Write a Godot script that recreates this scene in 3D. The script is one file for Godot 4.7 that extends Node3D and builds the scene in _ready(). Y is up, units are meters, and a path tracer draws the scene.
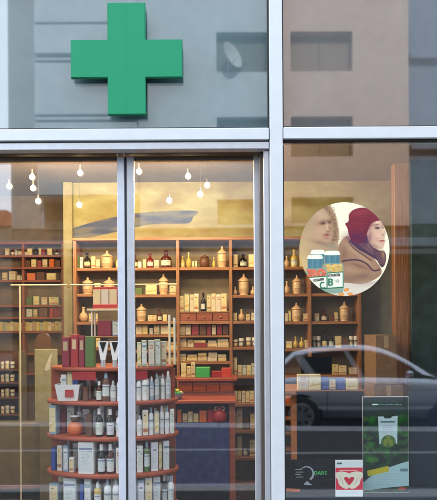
extends Node3D
# A pharmacy shopfront on a city street: glass plane at z = 0, street towards +z, shop towards -z, floor y = 0.

const F := 619.5        # focal length in photo pixels
const CX := 218.5       # principal point
const CY := 325.0
const EYE := 1.57
const CAM_Z := 3.5
const ORD := ["first", "second", "third", "fourth", "fifth", "sixth", "seventh", "eighth", "ninth", "tenth", "eleventh", "twelfth", "thirteenth", "fourteenth", "fifteenth", "sixteenth", "seventeenth", "eighteenth", "nineteenth", "twentieth"]

var M := {}
var names := {}
var rng := RandomNumberGenerator.new()
var mesh_cache := {}
var prints := []

# ---------------------------------------------------------------- measures
func X(px: float, d: float) -> float:
	return (px - CX) / F * d
func H(py: float, d: float) -> float:
	return EYE + (CY - py) / F * d

# ---------------------------------------------------------------- nodes
func numbered(called: String) -> String:
	var n: int = names.get(called, 0)
	names[called] = n + 1
	return called if n == 0 else "%s_%03d" % [called, n]

func tag(o, label: String, category: String, group := ""):
	o.set_meta("label", label)
	o.set_meta("category", category)
	if group != "":
		o.set_meta("group", group)
	return o

func thing(called: String, label: String, category: String, at := Vector3.ZERO, turn := 0.0, group := "") -> Node3D:
	var o := Node3D.new()
	o.name = numbered(called)
	add_child(o)
	o.position = at
	o.rotation.y = turn
	tag(o, label, category, group)
	return o

func part(called: String, mesh: Mesh, mat: Material, parent: Node, at := Vector3.ZERO, rot := Vector3.ZERO) -> MeshInstance3D:
	var o := MeshInstance3D.new()
	o.mesh = mesh
	o.name = numbered(called) if parent == self else called
	o.material_override = mat
	parent.add_child(o, true)
	o.position = at
	o.rotation = rot
	return o

func struct(called: String, mesh: Mesh, mat: Material, at := Vector3.ZERO, rot := Vector3.ZERO) -> MeshInstance3D:
	var o := part(called, mesh, mat, self, at, rot)
	o.set_meta("kind", "structure")
	return o

# ---------------------------------------------------------------- shapes
func poly(st: SurfaceTool, pts: Array, center: Vector3) -> void:
	# a convex polygon, wound so that it faces away from center
	var n: Vector3 = (pts[1] - pts[0]).cross(pts[2] - pts[0])
	var mid := Vector3.ZERO
	for p in pts:
		mid += p
	mid /= pts.size()
	var q := pts.duplicate()
	if n.dot(mid - center) > 0:
		q.reverse()
	for i in range(1, q.size() - 1):
		st.add_vertex(q[0]); st.add_vertex(q[i]); st.add_vertex(q[i + 1])

func new_st(smooth := false) -> SurfaceTool:
	var st := SurfaceTool.new()
	st.begin(Mesh.PRIMITIVE_TRIANGLES)
	st.set_smooth_group(0 if smooth else -1)
	return st

func add_block(st: SurfaceTool, c: Vector3, s: Vector3, b := 0.002) -> void:
	b = minf(b, minf(s.x, minf(s.y, s.z)) * 0.35)
	var h := s / 2.0
	var f := func(sx, sy, sz, ax) -> Vector3:
		var v := Vector3(sx * (h.x - b), sy * (h.y - b), sz * (h.z - b))
		v[ax] += [sx, sy, sz][ax] * b
		return c + v
	var S := [-1, 1]
	for ax in 3:
		for s0 in S:
			var a := (ax + 1) % 3
			var d := (ax + 2) % 3
			var pts := []
			for k in [[-1, -1], [1, -1], [1, 1], [-1, 1]]:
				var sg := [0, 0, 0]
				sg[ax] = s0; sg[a] = k[0]; sg[d] = k[1]
				pts.append(f.call(sg[0], sg[1], sg[2], ax))
			poly(st, pts, c)
			for s1 in S:
				var e := []
				for k in S:
					var sg := [0, 0, 0]
					sg[ax] = s0; sg[a] = s1; sg[d] = k
					e.append([f.call(sg[0], sg[1], sg[2], ax), f.call(sg[0], sg[1], sg[2], a)])
				poly(st, [e[0][0], e[1][0], e[1][1], e[0][1]], c)
	for sx in S:
		for sy in S:
			for sz in S:
				poly(st, [f.call(sx, sy, sz, 0), f.call(sx, sy, sz, 1), f.call(sx, sy, sz, 2)], c)

func block(s: Vector3, b := 0.002) -> ArrayMesh:
	var key := "b%s%s" % [s, b]
	if not mesh_cache.has(key):
		var st := new_st()
		add_block(st, Vector3.ZERO, s, b)
		st.generate_normals()
		mesh_cache[key] = st.commit()
	return mesh_cache[key]

func plain_box(s: Vector3) -> BoxMesh:
	var key := "p%s" % s
	if not mesh_cache.has(key):
		var m := BoxMesh.new()
		m.size = s
		mesh_cache[key] = m
	return mesh_cache[key]

func lathe(profile: Array, seg := 20) -> ArrayMesh:
	# profile: [radius, height] from bottom to top; a repeated point makes a hard edge
	var key := "l%s%d" % [profile, seg]
	if mesh_cache.has(key):
		return mesh_cache[key]
	var st := SurfaceTool.new()
	st.begin(Mesh.PRIMITIVE_TRIANGLES)
	for i in profile.size() - 1:
		var a: Array = profile[i]
		var b: Array = profile[i + 1]
		if is_equal_approx(a[0], b[0]) and is_equal_approx(a[1], b[1]):
			continue
		var na := _prof_normal(profile, i, 0)
		var nb := _prof_normal(profile, i, 1)
		for k in seg:
			var t0 := TAU * k / seg
			var t1 := TAU * (k + 1) / seg
			var q := [[a, t0, na], [b, t0, nb], [b, t1, nb], [a, t1, na]]
			for j in [0, 2, 1, 0, 3, 2]:
				var e: Array = q[j]
				var r: float = e[0][0]
				var n: Vector2 = e[2]
				st.set_normal(Vector3(cos(e[1]) * n.x, n.y, sin(e[1]) * n.x))
				st.set_uv(Vector2(e[1] / TAU, e[0][1]))
				st.add_vertex(Vector3(cos(e[1]) * r, e[0][1], sin(e[1]) * r))
	mesh_cache[key] = st.commit()
	return mesh_cache[key]

func _seg_normal(a: Array, b: Array) -> Vector2:
	return Vector2(b[1] - a[1], -(b[0] - a[0])).normalized()

func _prof_normal(p: Array, i: int, e: int) -> Vector2:
	var n := _seg_normal(p[i], p[i + 1])
	var j := i - 1 if e == 0 else i + 1
	if j < 0 or j + 1 >= p.size():
		return n
	if is_equal_approx(p[j][0], p[j + 1][0]) and is_equal_approx(p[j][1], p[j + 1][1]):
		return n
	var m := _seg_normal(p[j], p[j + 1])
	return n if n.dot(m) < 0.45 else (n + m).normalized()

func cyl(r: float, h: float, seg := 16) -> ArrayMesh:
	return lathe([[0.0, 0.0], [r, 0.0], [r, 0.0], [r, h], [r, h], [0.0, h]], seg)

func tube_between(a: Vector3, b: Vector3, r: float, seg := 10) -> ArrayMesh:
	var st := SurfaceTool.new()
	st.begin(Mesh.PRIMITIVE_TRIANGLES)
	var dir := (b - a).normalized()
	var u := dir.cross(Vector3.UP if absf(dir.y) < 0.9 else Vector3.RIGHT).normalized()
	var v := dir.cross(u)
	for k in seg:
		var n0 := u * cos(TAU * k / seg) + v * sin(TAU * k / seg)
		var n1 := u * cos(TAU * (k + 1) / seg) + v * sin(TAU * (k + 1) / seg)
		var q := [[a + n0 * r, n0], [b + n0 * r, n0], [b + n1 * r, n1], [a + n1 * r, n1]]
		for j in [0, 1, 2, 0, 2, 3]:
			st.set_normal(q[j][1])
			st.add_vertex(q[j][0])
		for e in [[a, -dir], [b, dir]]:
			for p in [e[0], e[0] + n0 * r, e[0] + n1 * r] if e[1] == dir else [e[0], e[0] + n1 * r, e[0] + n0 * r]:
				st.set_normal(e[1])
				st.add_vertex(p)
	return st.commit()

func prism(outline: PackedVector2Array, depth: float) -> ArrayMesh:
	# outline in x, y; from z = -depth/2 to depth/2
	var st := new_st()
	var idx := Geometry2D.triangulate_polygon(outline)
	var mid := Vector2.ZERO
	for p in outline:
		mid += p
	for s in [-1.0, 1.0]:
		for k in range(0, idx.size(), 3):
			var t := []
			for j in 3:
				var p := outline[idx[k + j]]
				t.append(Vector3(p.x, p.y, s * depth / 2))
			poly(st, t, Vector3(t[0].x, t[0].y, 0))
	var ccw := not Geometry2D.is_polygon_clockwise(outline)
	for k in outline.size():
		var a := outline[k]
		var b := outline[(k + 1) % outline.size()]
		var e := b - a
		var out := Vector2(e.y, -e.x) * (1.0 if ccw else -1.0)
		var m := (a + b) / 2 - out.normalized() * 0.001
		poly(st, [Vector3(a.x, a.y, -depth / 2), Vector3(b.x, b.y, -depth / 2), Vector3(b.x, b.y, depth / 2), Vector3(a.x, a.y, depth / 2)], Vector3(m.x, m.y, 0))
	st.generate_normals()
	return st.commit()

func quad_uv(w: float, h: float) -> ArrayMesh:
	# upright sheet facing +z, centred, uv 0..1
	var key := "q%s_%s" % [w, h]
	if mesh_cache.has(key):
		return mesh_cache[key]
	var st := SurfaceTool.new()
	st.begin(Mesh.PRIMITIVE_TRIANGLES)
	var c := [Vector2(0, 0), Vector2(1, 0), Vector2(1, 1), Vector2(0, 1)]
	for j in [0, 1, 2, 0, 2, 3]:
		st.set_normal(Vector3(0, 0, 1))
		st.set_uv(c[j])
		st.add_vertex(Vector3((c[j].x - 0.5) * w, (0.5 - c[j].y) * h, 0))
	mesh_cache[key] = st.commit()
	return mesh_cache[key]

func wrap_label(r: float, h: float, arc: float) -> ArrayMesh:
	# a paper label round the front (+z) of a bottle, uv 0..1
	var key := "w%s_%s_%s" % [r, h, arc]
	if mesh_cache.has(key):
		return mesh_cache[key]
	var st := SurfaceTool.new()
	st.begin(Mesh.PRIMITIVE_TRIANGLES)
	var seg := 8
	for k in seg:
		var u0 := float(k) / seg
		var u1 := float(k + 1) / seg
		var q := []
		for e in [[u0, 1.0], [u0, 0.0], [u1, 0.0], [u1, 1.0]]:
			var t: float = (e[0] - 0.5) * arc
			var n := Vector3(sin(t), 0, cos(t))
			q.append([n * r + Vector3(0, (0.5 - e[1]) * h, 0), n, Vector2(e[0], e[1])])
		for j in [0, 1, 2, 0, 2, 3]:
			st.set_normal(q[j][1])
			st.set_uv(q[j][2])
			st.add_vertex(q[j][0])
	mesh_cache[key] = st.commit()
	return mesh_cache[key]

# ---------------------------------------------------------------- pictures and materials
func lin(r: float, g: float, b: float) -> Color:
	return Color(r, g, b).linear_to_srgb()

func mat(key: String, c: Color, rough := 0.6, metal := 0.0) -> StandardMaterial3D:
	var m := StandardMaterial3D.new()
	m.resource_name = key
	m.albedo_color = c
	m.roughness = rough
	m.metallic = metal
	M[key] = m
	return m

func noise_tex(freq: float, dark: Color, light: Color, seed_ := 1, size := 256, oct := 4) -> NoiseTexture2D:
	var n := FastNoiseLite.new()
	n.noise_type = FastNoiseLite.TYPE_SIMPLEX_SMOOTH
	n.seed = seed_
	n.frequency = freq
	n.fractal_octaves = oct
	var t := NoiseTexture2D.new()
	t.width = size
	t.height = size
	t.seamless = true
	t.noise = n
	var g := Gradient.new()
	g.set_color(0, dark)
	g.set_color(1, light)
	t.color_ramp = g
	return t

func noisy(key: String, c: Color, spread: float, rough: float, scale: Vector3, freq := 0.02, metal := 0.0, seed_ := 3) -> StandardMaterial3D:
	var m := mat(key, Color.WHITE, rough, metal)
	m.albedo_texture = noise_tex(freq, c.darkened(spread), c.lightened(spread * 0.45), seed_)
	m.uv1_triplanar = true
	m.uv1_world_triplanar = true
	m.uv1_scale = scale
	return m

func catmull(pts: Array, closed := true, per := 8) -> PackedVector2Array:
	var out := PackedVector2Array()
	var n := pts.size()
	for i in n if closed else n - 1:
		var p0: Vector2 = pts[(i - 1 + n) % n] if closed or i > 0 else pts[0]
		var p1: Vector2 = pts[i]
		var p2: Vector2 = pts[(i + 1) % n]
		var p3: Vector2 = pts[(i + 2) % n] if closed or i + 2 < n else pts[n - 1]
		for k in per:
			out.append(p1.cubic_interpolate(p2, p0, p3, float(k) / per))
	if not closed:
		out.append(pts[n - 1])
	return out

func fill(img: Image, pts: PackedVector2Array, c: Color) -> void:
	# scanline polygon fill
	var lo := INF
	var hi := -INF
	for p in pts:
		lo = minf(lo, p.y)
		hi = maxf(hi, p.y)
	for y in range(maxi(0, int(lo)), mini(img.get_height(), int(hi) + 1)):
		var yy := y + 0.5
		var xs := []
		for i in pts.size():
			var a := pts[i]
			var b := pts[(i + 1) % pts.size()]
			if (a.y <= yy) != (b.y <= yy):
				xs.append(a.x + (yy - a.y) / (b.y - a.y) * (b.x - a.x))
		xs.sort()
		for k in range(0, xs.size() - 1, 2):
			var x0 := maxi(0, roundi(xs[k]))
			var x1 := mini(img.get_width(), roundi(xs[k + 1]))
			if x1 > x0:
				if c.a >= 1.0:
					img.fill_rect(Rect2i(x0, y, x1 - x0, 1), c)
				else:
					for x in range(x0, x1):
						img.set_pixel(x, y, img.get_pixel(x, y).lerp(Color(c.r, c.g, c.b), c.a))

func oval(cx: float, cy: float, rx: float, ry: float, turn := 0.0) -> PackedVector2Array:
	var p := PackedVector2Array()
	for k in 28:
		p.append(Vector2(cx, cy) + Vector2(cos(TAU * k / 28) * rx, sin(TAU * k / 28) * ry).rotated(turn))
	return p

func stroke(img: Image, pts: PackedVector2Array, w: float, c: Color) -> void:
	for i in pts.size() - 1:
		var d := (pts[i + 1] - pts[i]).normalized().orthogonal() * w / 2
		fill(img, PackedVector2Array([pts[i] + d, pts[i + 1] + d, pts[i + 1] - d, pts[i] - d]), c)

func grain(img: Image, amount: float) -> void:
	for y in img.get_height():
		for x in img.get_width():
			var c := img.get_pixel(x, y)
			var d := rng.randf_range(-amount, amount)
			img.set_pixel(x, y, Color(c.r + d, c.g + d, c.b + d))

func soften(img: Image, times: int) -> Image:
	var w := img.get_width()
	var h := img.get_height()
	while img.get_width() > w / times * 1.5:
		img.resize(img.get_width() / 2, img.get_height() / 2, Image.INTERPOLATE_BILINEAR)
	img.resize(w, h, Image.INTERPOLATE_CUBIC)
	return img

func picture(key: String, img: Image, rough := 0.5) -> StandardMaterial3D:
	var m := mat(key, Color.WHITE, rough)
	m.albedo_texture = ImageTexture.create_from_image(img)
	m.texture_repeat = false
	return m

func print_image(paper: Color, band: Color, ink: Color, style: int) -> Image:
	# small pack print: colour bands and rows of illegible marks
	var w := 72
	var h := 108
	var im := Image.create(w, h, false, Image.FORMAT_RGB8)
	im.fill(paper)
	var soft := band.lerp(paper, 0.25)
	match style % 6:
		0:
			im.fill_rect(Rect2i(0, 12, w, 9), soft)
			im.fill_rect(Rect2i(0, 24, w, 2), band)
		1:
			im.fill_rect(Rect2i(0, 84, w, 16), soft)
			im.fill_rect(Rect2i(12, 12, 26, 8), ink.lerp(paper, 0.3))
		2:
			fill(im, oval(50, 26, 9, 8), soft)
			im.fill_rect(Rect2i(10, 14, 26, 5), ink.lerp(paper, 0.4))
		3:
			fill(im, PackedVector2Array([Vector2(0, 76), Vector2(72, 62), Vector2(72, 76), Vector2(0, 92)]), soft)
		4:
			im.fill_rect(Rect2i(0, 0, 10, h), soft)
			im.fill_rect(Rect2i(18, 20, 40, 7), ink.lerp(paper, 0.35))
		5:
			im.fill_rect(Rect2i(14, 10, 44, 22), soft)
			im.fill_rect(Rect2i(20, 18, 30, 6), paper)
	for r in 8:
		if rng.randf() < 0.25:
			continue
		var x := 14
		var stop := rng.randi_range(40, 62)
		while x < stop:
			var l := rng.randi_range(2, 7)
			if rng.randf() < 0.7:
				im.fill_rect(Rect2i(x, 38 + r * 6, mini(l, stop - x), 2), ink.lerp(paper, rng.randf_range(0.35, 0.75)))
			x += l + 2
	grain(im, 0.02)
	return im

func make_materials() -> void:
	# shopfront
	noisy("aluminium", lin(0.58, 0.59, 0.60), 0.03, 0.42, Vector3(1.5, 1.5, 1.5), 0.02, 0.1)
	noisy("door_aluminium", lin(0.52, 0.52, 0.55), 0.06, 0.38, Vector3(2, 2, 2), 0.02, 0.4)
	noisy("leaf_aluminium", lin(0.62, 0.62, 0.68), 0.05, 0.35, Vector3(2, 2, 2), 0.02, 0.3)
	mat("gasket", lin(0.012, 0.012, 0.013), 0.7)
	mat("bronze", lin(0.10, 0.075, 0.06), 0.45, 0.3)
	var g := mat("glass", Color(0.2, 0.22, 0.22, 0.004), 0.024)
	g.transparency = BaseMaterial3D.TRANSPARENCY_ALPHA
	noisy("spandrel_blue", lin(0.085, 0.15, 0.17), 0.06, 0.35, Vector3(0.4, 0.4, 0.4))
	noisy("spandrel_brown", lin(0.115, 0.12, 0.125), 0.06, 0.35, Vector3(0.4, 0.4, 0.4))
	noisy("cross_green", lin(0.022, 0.25, 0.12), 0.015, 0.55, Vector3(1, 1, 1)).metallic_specular = 0.25
	noisy("facade", lin(0.42, 0.40, 0.38), 0.12, 0.85, Vector3(0.5, 0.5, 0.5))
	# interior
	var w := noisy("wood", lin(0.40, 0.155, 0.055), 0.28, 0.45, Vector3(0.7, 14, 14), 0.012)
	w = noisy("wood_upright", lin(0.38, 0.145, 0.052), 0.28, 0.45, Vector3(14, 0.7, 14), 0.012)
	noisy("wood_red", lin(0.33, 0.075, 0.035), 0.22, 0.4, Vector3(0.8, 12, 12), 0.012)
	noisy("board_orange", lin(0.42, 0.075, 0.028), 0.2, 0.4, Vector3(0.8, 9, 9), 0.012)
	noisy("back_panel", lin(0.27, 0.215, 0.14), 0.12, 0.8, Vector3(1, 1, 1))
	noisy("olive_panel", lin(0.20, 0.165, 0.085), 0.12, 0.6, Vector3(1, 1, 1))
	noisy("plaster_cream", lin(0.34, 0.30, 0.17), 0.12, 0.9, Vector3(1.3, 1.3, 1.3))
	noisy("plaster_grey", lin(0.42, 0.42, 0.38), 0.1, 0.9, Vector3(1.0, 1.0, 1.0))
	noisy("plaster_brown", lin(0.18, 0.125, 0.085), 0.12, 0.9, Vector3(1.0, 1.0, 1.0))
	noisy("ceiling_paint", lin(0.115, 0.078, 0.062), 0.06, 0.9, Vector3(0.7, 0.7, 0.7))
	noisy("floor_stone", lin(0.10, 0.07, 0.05), 0.25, 0.25, Vector3(1.5, 1.5, 1.5))
	noisy("teal", lin(0.015, 0.045, 0.05), 0.25, 0.5, Vector3(1, 1, 1))
	noisy("navy", lin(0.025, 0.045, 0.22), 0.2, 0.45, Vector3(2, 2, 2))
	noisy("cream_metal", lin(0.78, 0.75, 0.55), 0.05, 0.35, Vector3(2, 2, 2))
	mat("black", lin(0.006, 0.008, 0.012), 0.5).metallic_specular = 0.15
	mat("black_matte", lin(0.008, 0.009, 0.012), 0.7).metallic_specular = 0.2
	mat("slate", lin(0.018, 0.028, 0.042), 0.6).metallic_specular = 0.2
	mat("chrome", lin(0.6, 0.6, 0.6), 0.2, 1.0)
	mat("brass", lin(0.55, 0.4, 0.2), 0.3, 0.9)
	# wares
	mat("porcelain", lin(0.62, 0.42, 0.25), 0.3)
	mat("amber", lin(0.075, 0.014, 0.006), 0.12)
	mat("ruby", lin(0.16, 0.012, 0.012), 0.12)
	mat("dark_glass", lin(0.012, 0.009, 0.008), 0.12)
	mat("honey", lin(0.55, 0.40, 0.10), 0.2)
	mat("white", lin(0.72, 0.72, 0.70), 0.35)
	mat("cream", lin(0.66, 0.58, 0.36), 0.5)
	noisy("board_cream", lin(0.42, 0.41, 0.26), 0.1, 0.6, Vector3(2, 2, 2))
	mat("sand", lin(0.45, 0.34, 0.19), 0.55)
	mat("yellow", lin(0.62, 0.50, 0.13), 0.5)
	mat("red", lin(0.36, 0.022, 0.026), 0.45)
	mat("crimson", lin(0.24, 0.018, 0.035), 0.5)
	mat("green", lin(0.085, 0.15, 0.035), 0.5)
	mat("bright_green", lin(0.05, 0.42, 0.10), 0.4)
	mat("pale_green", lin(0.36, 0.44, 0.32), 0.5)
	mat("blue", lin(0.03, 0.07, 0.30), 0.45)
	mat("pale_blue", lin(0.26, 0.36, 0.44), 0.45)
	mat("grey", lin(0.40, 0.42, 0.42), 0.4)
	mat("silver", lin(0.55, 0.56, 0.58), 0.3, 0.6)
	mat("orange", lin(0.62, 0.14, 0.03), 0.5)
	mat("brown", lin(0.12, 0.05, 0.025), 0.5)
	noisy("carton_board", lin(0.27, 0.16, 0.09), 0.12, 0.8, Vector3(3, 3, 3))
	mat("vermilion", lin(0.55, 0.05, 0.03), 0.45)
	var papers := [[Color(0.82, 0.83, 0.80), Color(0.30, 0.45, 0.56), Color(0.2, 0.2, 0.25)], [Color(0.85, 0.79, 0.62), Color(0.62, 0.28, 0.22), Color(0.3, 0.2, 0.15)],
		[Color(0.80, 0.82, 0.78), Color(0.40, 0.55, 0.42), Color(0.2, 0.25, 0.2)], [Color(0.87, 0.82, 0.64), Color(0.78, 0.64, 0.28), Color(0.35, 0.3, 0.2)],
		[Color(0.80, 0.81, 0.82), Color(0.6, 0.62, 0.66), Color(0.15, 0.15, 0.18)], [Color(0.82, 0.79, 0.73), Color(0.68, 0.45, 0.26), Color(0.25, 0.2, 0.2)],
		[Color(0.79, 0.82, 0.81), Color(0.32, 0.38, 0.50), Color(0.2, 0.22, 0.3)], [Color(0.83, 0.76, 0.62), Color(0.50, 0.36, 0.26), Color(0.25, 0.18, 0.12)]]
	for k in papers.size():
		prints.append(picture("print_%d" % k, print_image(papers[k][0], papers[k][1], papers[k][2], k)))

# ---------------------------------------------------------------- wares
func look_of(kind: String, c: String) -> String:
	return {"jar": "cream porcelain jar with pointed lid", "wide_jar": "dark two-handled jar", "bottle": c.replace("_", " ") + " stoppered bottle", "capped": "white-capped " + c.replace("_", " ") + " bottle",
		"flask": "round-bellied small flask", "carton": c.replace("_", " ") + " carton", "pump": c.replace("_", " ") + " slim plastic bottle", "tube": "white and silver V-shaped tube",
		"pot": "small brown pot with white lid", "book": c.replace("_", " ") + " booklet"}[kind]

func ware(kind: String, c: String, at: Vector3, w: float, h: float, depth: float, label: String, group: String, seed_ := 0, turn := 0.0) -> Node3D:
	var called: String = {"jar": "porcelain_jar", "wide_jar": "handled_jar", "bottle": "glass_bottle", "capped": "medicine_bottle", "flask": "flask", "carton": "carton", "pump": "plastic_bottle", "tube": "cream_tube", "pot": "pill_pot", "book": "booklet"}[kind]
	var cat: String = {"jar": "jar", "wide_jar": "jar", "bottle": "bottle", "capped": "bottle", "flask": "flask", "carton": "carton", "pump": "bottle", "tube": "tube", "pot": "pot", "book": "booklet"}[kind]
	w = snappedf(w, 0.002)
	h = snappedf(h, 0.004)
	var t := thing(called, label, cat, at, turn, group)
	var r := w / 2
	var m: Material = M[c]
	match kind:
		"jar":
			part("body", lathe([[0, 0], [r * 0.7, 0], [r * 0.75, 0.01 * h], [r * 0.66, h * 0.06], [r * 0.82, h * 0.14], [r * 0.86, h * 0.5], [r * 0.8, h * 0.6], [r * 0.7, h * 0.63], [0, h * 0.63]]), m, t)
			part("lid", lathe([[0, h * 0.635], [r * 0.92, h * 0.635], [r * 0.92, h * 0.68], [r * 0.6, h * 0.76], [r * 0.28, h * 0.83], [r * 0.16, h * 0.86], [r * 0.2, h * 0.91], [r * 0.16, h * 0.96], [0, h]]), m, t)
			part("label", wrap_label(r * 0.862, h * 0.2, 1.6), prints[7], t, Vector3(0, h * 0.34, 0))
		"wide_jar":
			part("body", lathe([[0, 0], [r * 0.5, 0], [r * 0.66, h * 0.1], [r * 0.74, h * 0.4], [r * 0.66, h * 0.66], [r * 0.5, h * 0.72], [r * 0.5, h * 0.72], [0, h * 0.72]]), m, t)
			part("lid", lathe([[0, h * 0.725], [r * 0.6, h * 0.725], [r * 0.55, h * 0.82], [r * 0.16, h * 0.9], [r * 0.16, h], [0, h]]), m, t)
			for s in [-1.0, 1.0]:
				var tm := TorusMesh.new()
				tm.inner_radius = h * 0.10
				tm.outer_radius = h * 0.16
				tm.rings = 14
				tm.ring_segments = 8
				part("handle", tm, m, t, Vector3(s * r * 0.78, h * 0.42, 0), Vector3(PI / 2, 0, 0))
		"bottle":
			part("body", lathe([[0, 0], [r, 0], [r, h * 0.02], [r, h * 0.5], [r * 0.9, h * 0.58], [r * 0.4, h * 0.68], [r * 0.34, h * 0.84], [r * 0.42, h * 0.85], [r * 0.42, h * 0.87], [0, h * 0.87]]), m, t)
			part("stopper", lathe([[0, h * 0.872], [r * 0.36, h * 0.872], [r * 0.5, h * 0.93], [r * 0.36, h * 0.99], [0, h]]), m, t)
			part("label", wrap_label(r * 1.006, h * 0.28, 2.0), prints[seed_ % 8], t, Vector3(0, h * 0.27, 0))
		"capped":
			part("body", lathe([[0, 0], [r, 0], [r, h * 0.02], [r, h * 0.56], [r * 0.86, h * 0.64], [r * 0.42, h * 0.72], [r * 0.4, h * 0.8], [0, h * 0.8]]), m, t)
			part("cap", lathe([[0, h * 0.79], [r * 0.52, h * 0.79], [r * 0.52, h * 0.79], [r * 0.5, h * 0.98], [r * 0.46, h], [0, h]]), M.white, t)
			part("label", wrap_label(r * 1.006, h * 0.44, 2.6), prints[[0, 2, 4, 6][seed_ % 4]], t, Vector3(0, h * 0.3, 0))
		"flask":
			part("body", lathe([[0, 0], [r * 0.5, 0], [r * 0.9, h * 0.15], [r, h * 0.32], [r * 0.8, h * 0.52], [r * 0.32, h * 0.64], [r * 0.28, h * 0.9], [0, h * 0.9]]), m, t)
			part("stopper", lathe([[0, h * 0.895], [r * 0.36, h * 0.895], [r * 0.4, h * 0.95], [0, h]]), M.cream, t)
		"pump":
			part("body", lathe([[0, 0], [r, 0], [r * 1.0, h * 0.02], [r, h * 0.66], [r * 0.86, h * 0.74], [r * 0.5, h * 0.79], [0, h * 0.79]]), m, t)
			part("cap", lathe([[0, h * 0.785], [r * 0.5, h * 0.785], [r * 0.48, h * 0.9], [r * 0.3, h * 0.97], [0, h]]), M[["white", "grey", "pale_blue"][seed_ % 3]], t)
			part("label", wrap_label(r * 1.006, h * 0.4, 2.4), prints[[4, 0, 6][seed_ % 3]], t, Vector3(0, h * 0.38, 0))
		"pot":
			part("body", lathe([[0, 0], [r * 0.95, 0], [r * 0.95, h * 0.62], [r * 0.85, h * 0.66], [0, h * 0.66]]), m, t)
			part("lid", lathe([[0, h * 0.65], [r, h * 0.65], [r, h * 0.65], [r, h * 0.96], [r * 0.95, h], [0, h]]), M.white, t)
			part("label", wrap_label(r * 0.96, h * 0.4, 2.0), prints[seed_ % 8], t, Vector3(0, h * 0.33, 0))
		"tube":
			var st := new_st()
			var cap_h := h * 0.28
			var lo := r * 0.42
			var pts := []
			for e in [[cap_h, lo, lo * 0.8], [h, r, 0.004]]:
				pts.append([Vector3(-e[1], e[0], -e[2]), Vector3(e[1], e[0], -e[2]), Vector3(e[1], e[0], e[2]), Vector3(-e[1], e[0], e[2])])
			var cc := Vector3(0, h * 0.6, 0)
			for k in 4:
				poly(st, [pts[0][k], pts[0][(k + 1) % 4], pts[1][(k + 1) % 4], pts[1][k]], cc)
			poly(st, pts[0], cc)
			poly(st, pts[1], cc)
			st.generate_normals()
			part("body", st.commit(), M.white, t)
			part("cap", lathe([[0, 0], [lo * 1.15, 0], [lo * 1.15, 0], [lo * 1.05, cap_h], [0, cap_h]]), M.silver, t)
			var v := PackedVector2Array([Vector2(-r * 0.62, h * 0.97), Vector2(r * 0.62, h * 0.97), Vector2(0.0, h * 0.55)])
			part("print", prism(v, 0.002), M.dark_glass, t, Vector3(0, 0, lo * 0.8 + cap_h * (lo * 0.8 - 0.004) / (h - cap_h) + 0.002), Vector3(-atan2(lo * 0.8 - 0.004, h - cap_h), 0, 0))
		"carton", "book":
			part("box" if kind == "carton" else "cover", block(Vector3(w, h, snappedf(depth, 0.01)), 0.0025), m, t, Vector3(0, h / 2, 0))
			if kind == "carton":
				var fw := snappedf(w * 0.86, 0.002)
				var fh := snappedf(h * 0.82, 0.004)
				if fw > 0.012 and fh > 0.012 and c in ["cream", "white", "sand", "pale_green", "grey", "pale_blue", "yellow"]:
					part("print", quad_uv(fw, fh), prints[seed_ % 8] if c in ["white", "grey", "pale_blue", "pale_green"] else prints[[1, 3, 5, 7][seed_ % 4]], t, Vector3(0, h / 2, snappedf(depth, 0.01) / 2 + 0.0012))
			else:
				part("print", quad_uv(w * 0.6, h * 0.3), M.sand if seed_ % 2 else M.porcelain, t, Vector3(0, h * 0.7, snappedf(depth, 0.01) / 2 + 0.0012))
	return t

func row(where: String, group: String, base_h: float, d: float, base_y: float, items: Array, depth := 0.1) -> void:
	# items: [left px, right px, top px, kind, colour]; they stand on base_h at distance d from the lens
	var full := []
	for k in items.size():
		# small packs in the gaps between the larger wares
		if k > 0:
			var x0: float = items[k - 1][1] + 0.4
			while items[k][0] - x0 > 2.6 and d > 5.5:
				var gw := minf(rng.randf_range(2.2, 5.0), items[k][0] - x0 - 0.3)
				var tall: float = (base_y - minf(items[k][2], items[k - 1][2])) * rng.randf_range(0.35, 0.7)
				full.append([x0, x0 + gw, base_y - tall, "carton", ["cream", "white", "sand", "cream", "yellow", "pale_green"][rng.randi() % 6]])
				x0 += gw + rng.randf_range(0.3, 1.5)
		full.append(items[k])
	items = full
	for k in items.size():
		var e: Array = items[k]
		var w: float = (e[1] - e[0]) / F * d
		var h: float = (base_y - e[2]) / F * d
		var x := X((e[0] + e[1]) / 2.0, d)
		var label := "%s, %s from left %s" % [look_of(e[3], e[4]), ORD[k], where]
		var dd := minf(depth, maxf(w * 0.8, 0.03))
		ware(e[3], e[4], Vector3(x, base_h, CAM_Z - d), w, h, dd, label, group, k * 3 + int(base_y), rng.randf_range(-0.12, 0.12) if e[3] == "carton" else rng.randf_range(-0.4, 0.4))
		if e.size() > 5:
			# a flat carton lying on this one
			var h2: float = e[5] / F * d
			ware("carton", ["cream", "sand", "yellow", "white"][k % 4], Vector3(x + rng.randf_range(-0.006, 0.006), base_h + snappedf(h, 0.004) + 0.001, CAM_Z - d), w * rng.randf_range(0.86, 1.0), h2, dd * 0.9, "%s flat carton lying on the %s item %s" % [["cream", "sand", "yellow", "white"][k % 4], ORD[k], where], group, k + 2, rng.randf_range(-0.2, 0.2))

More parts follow.
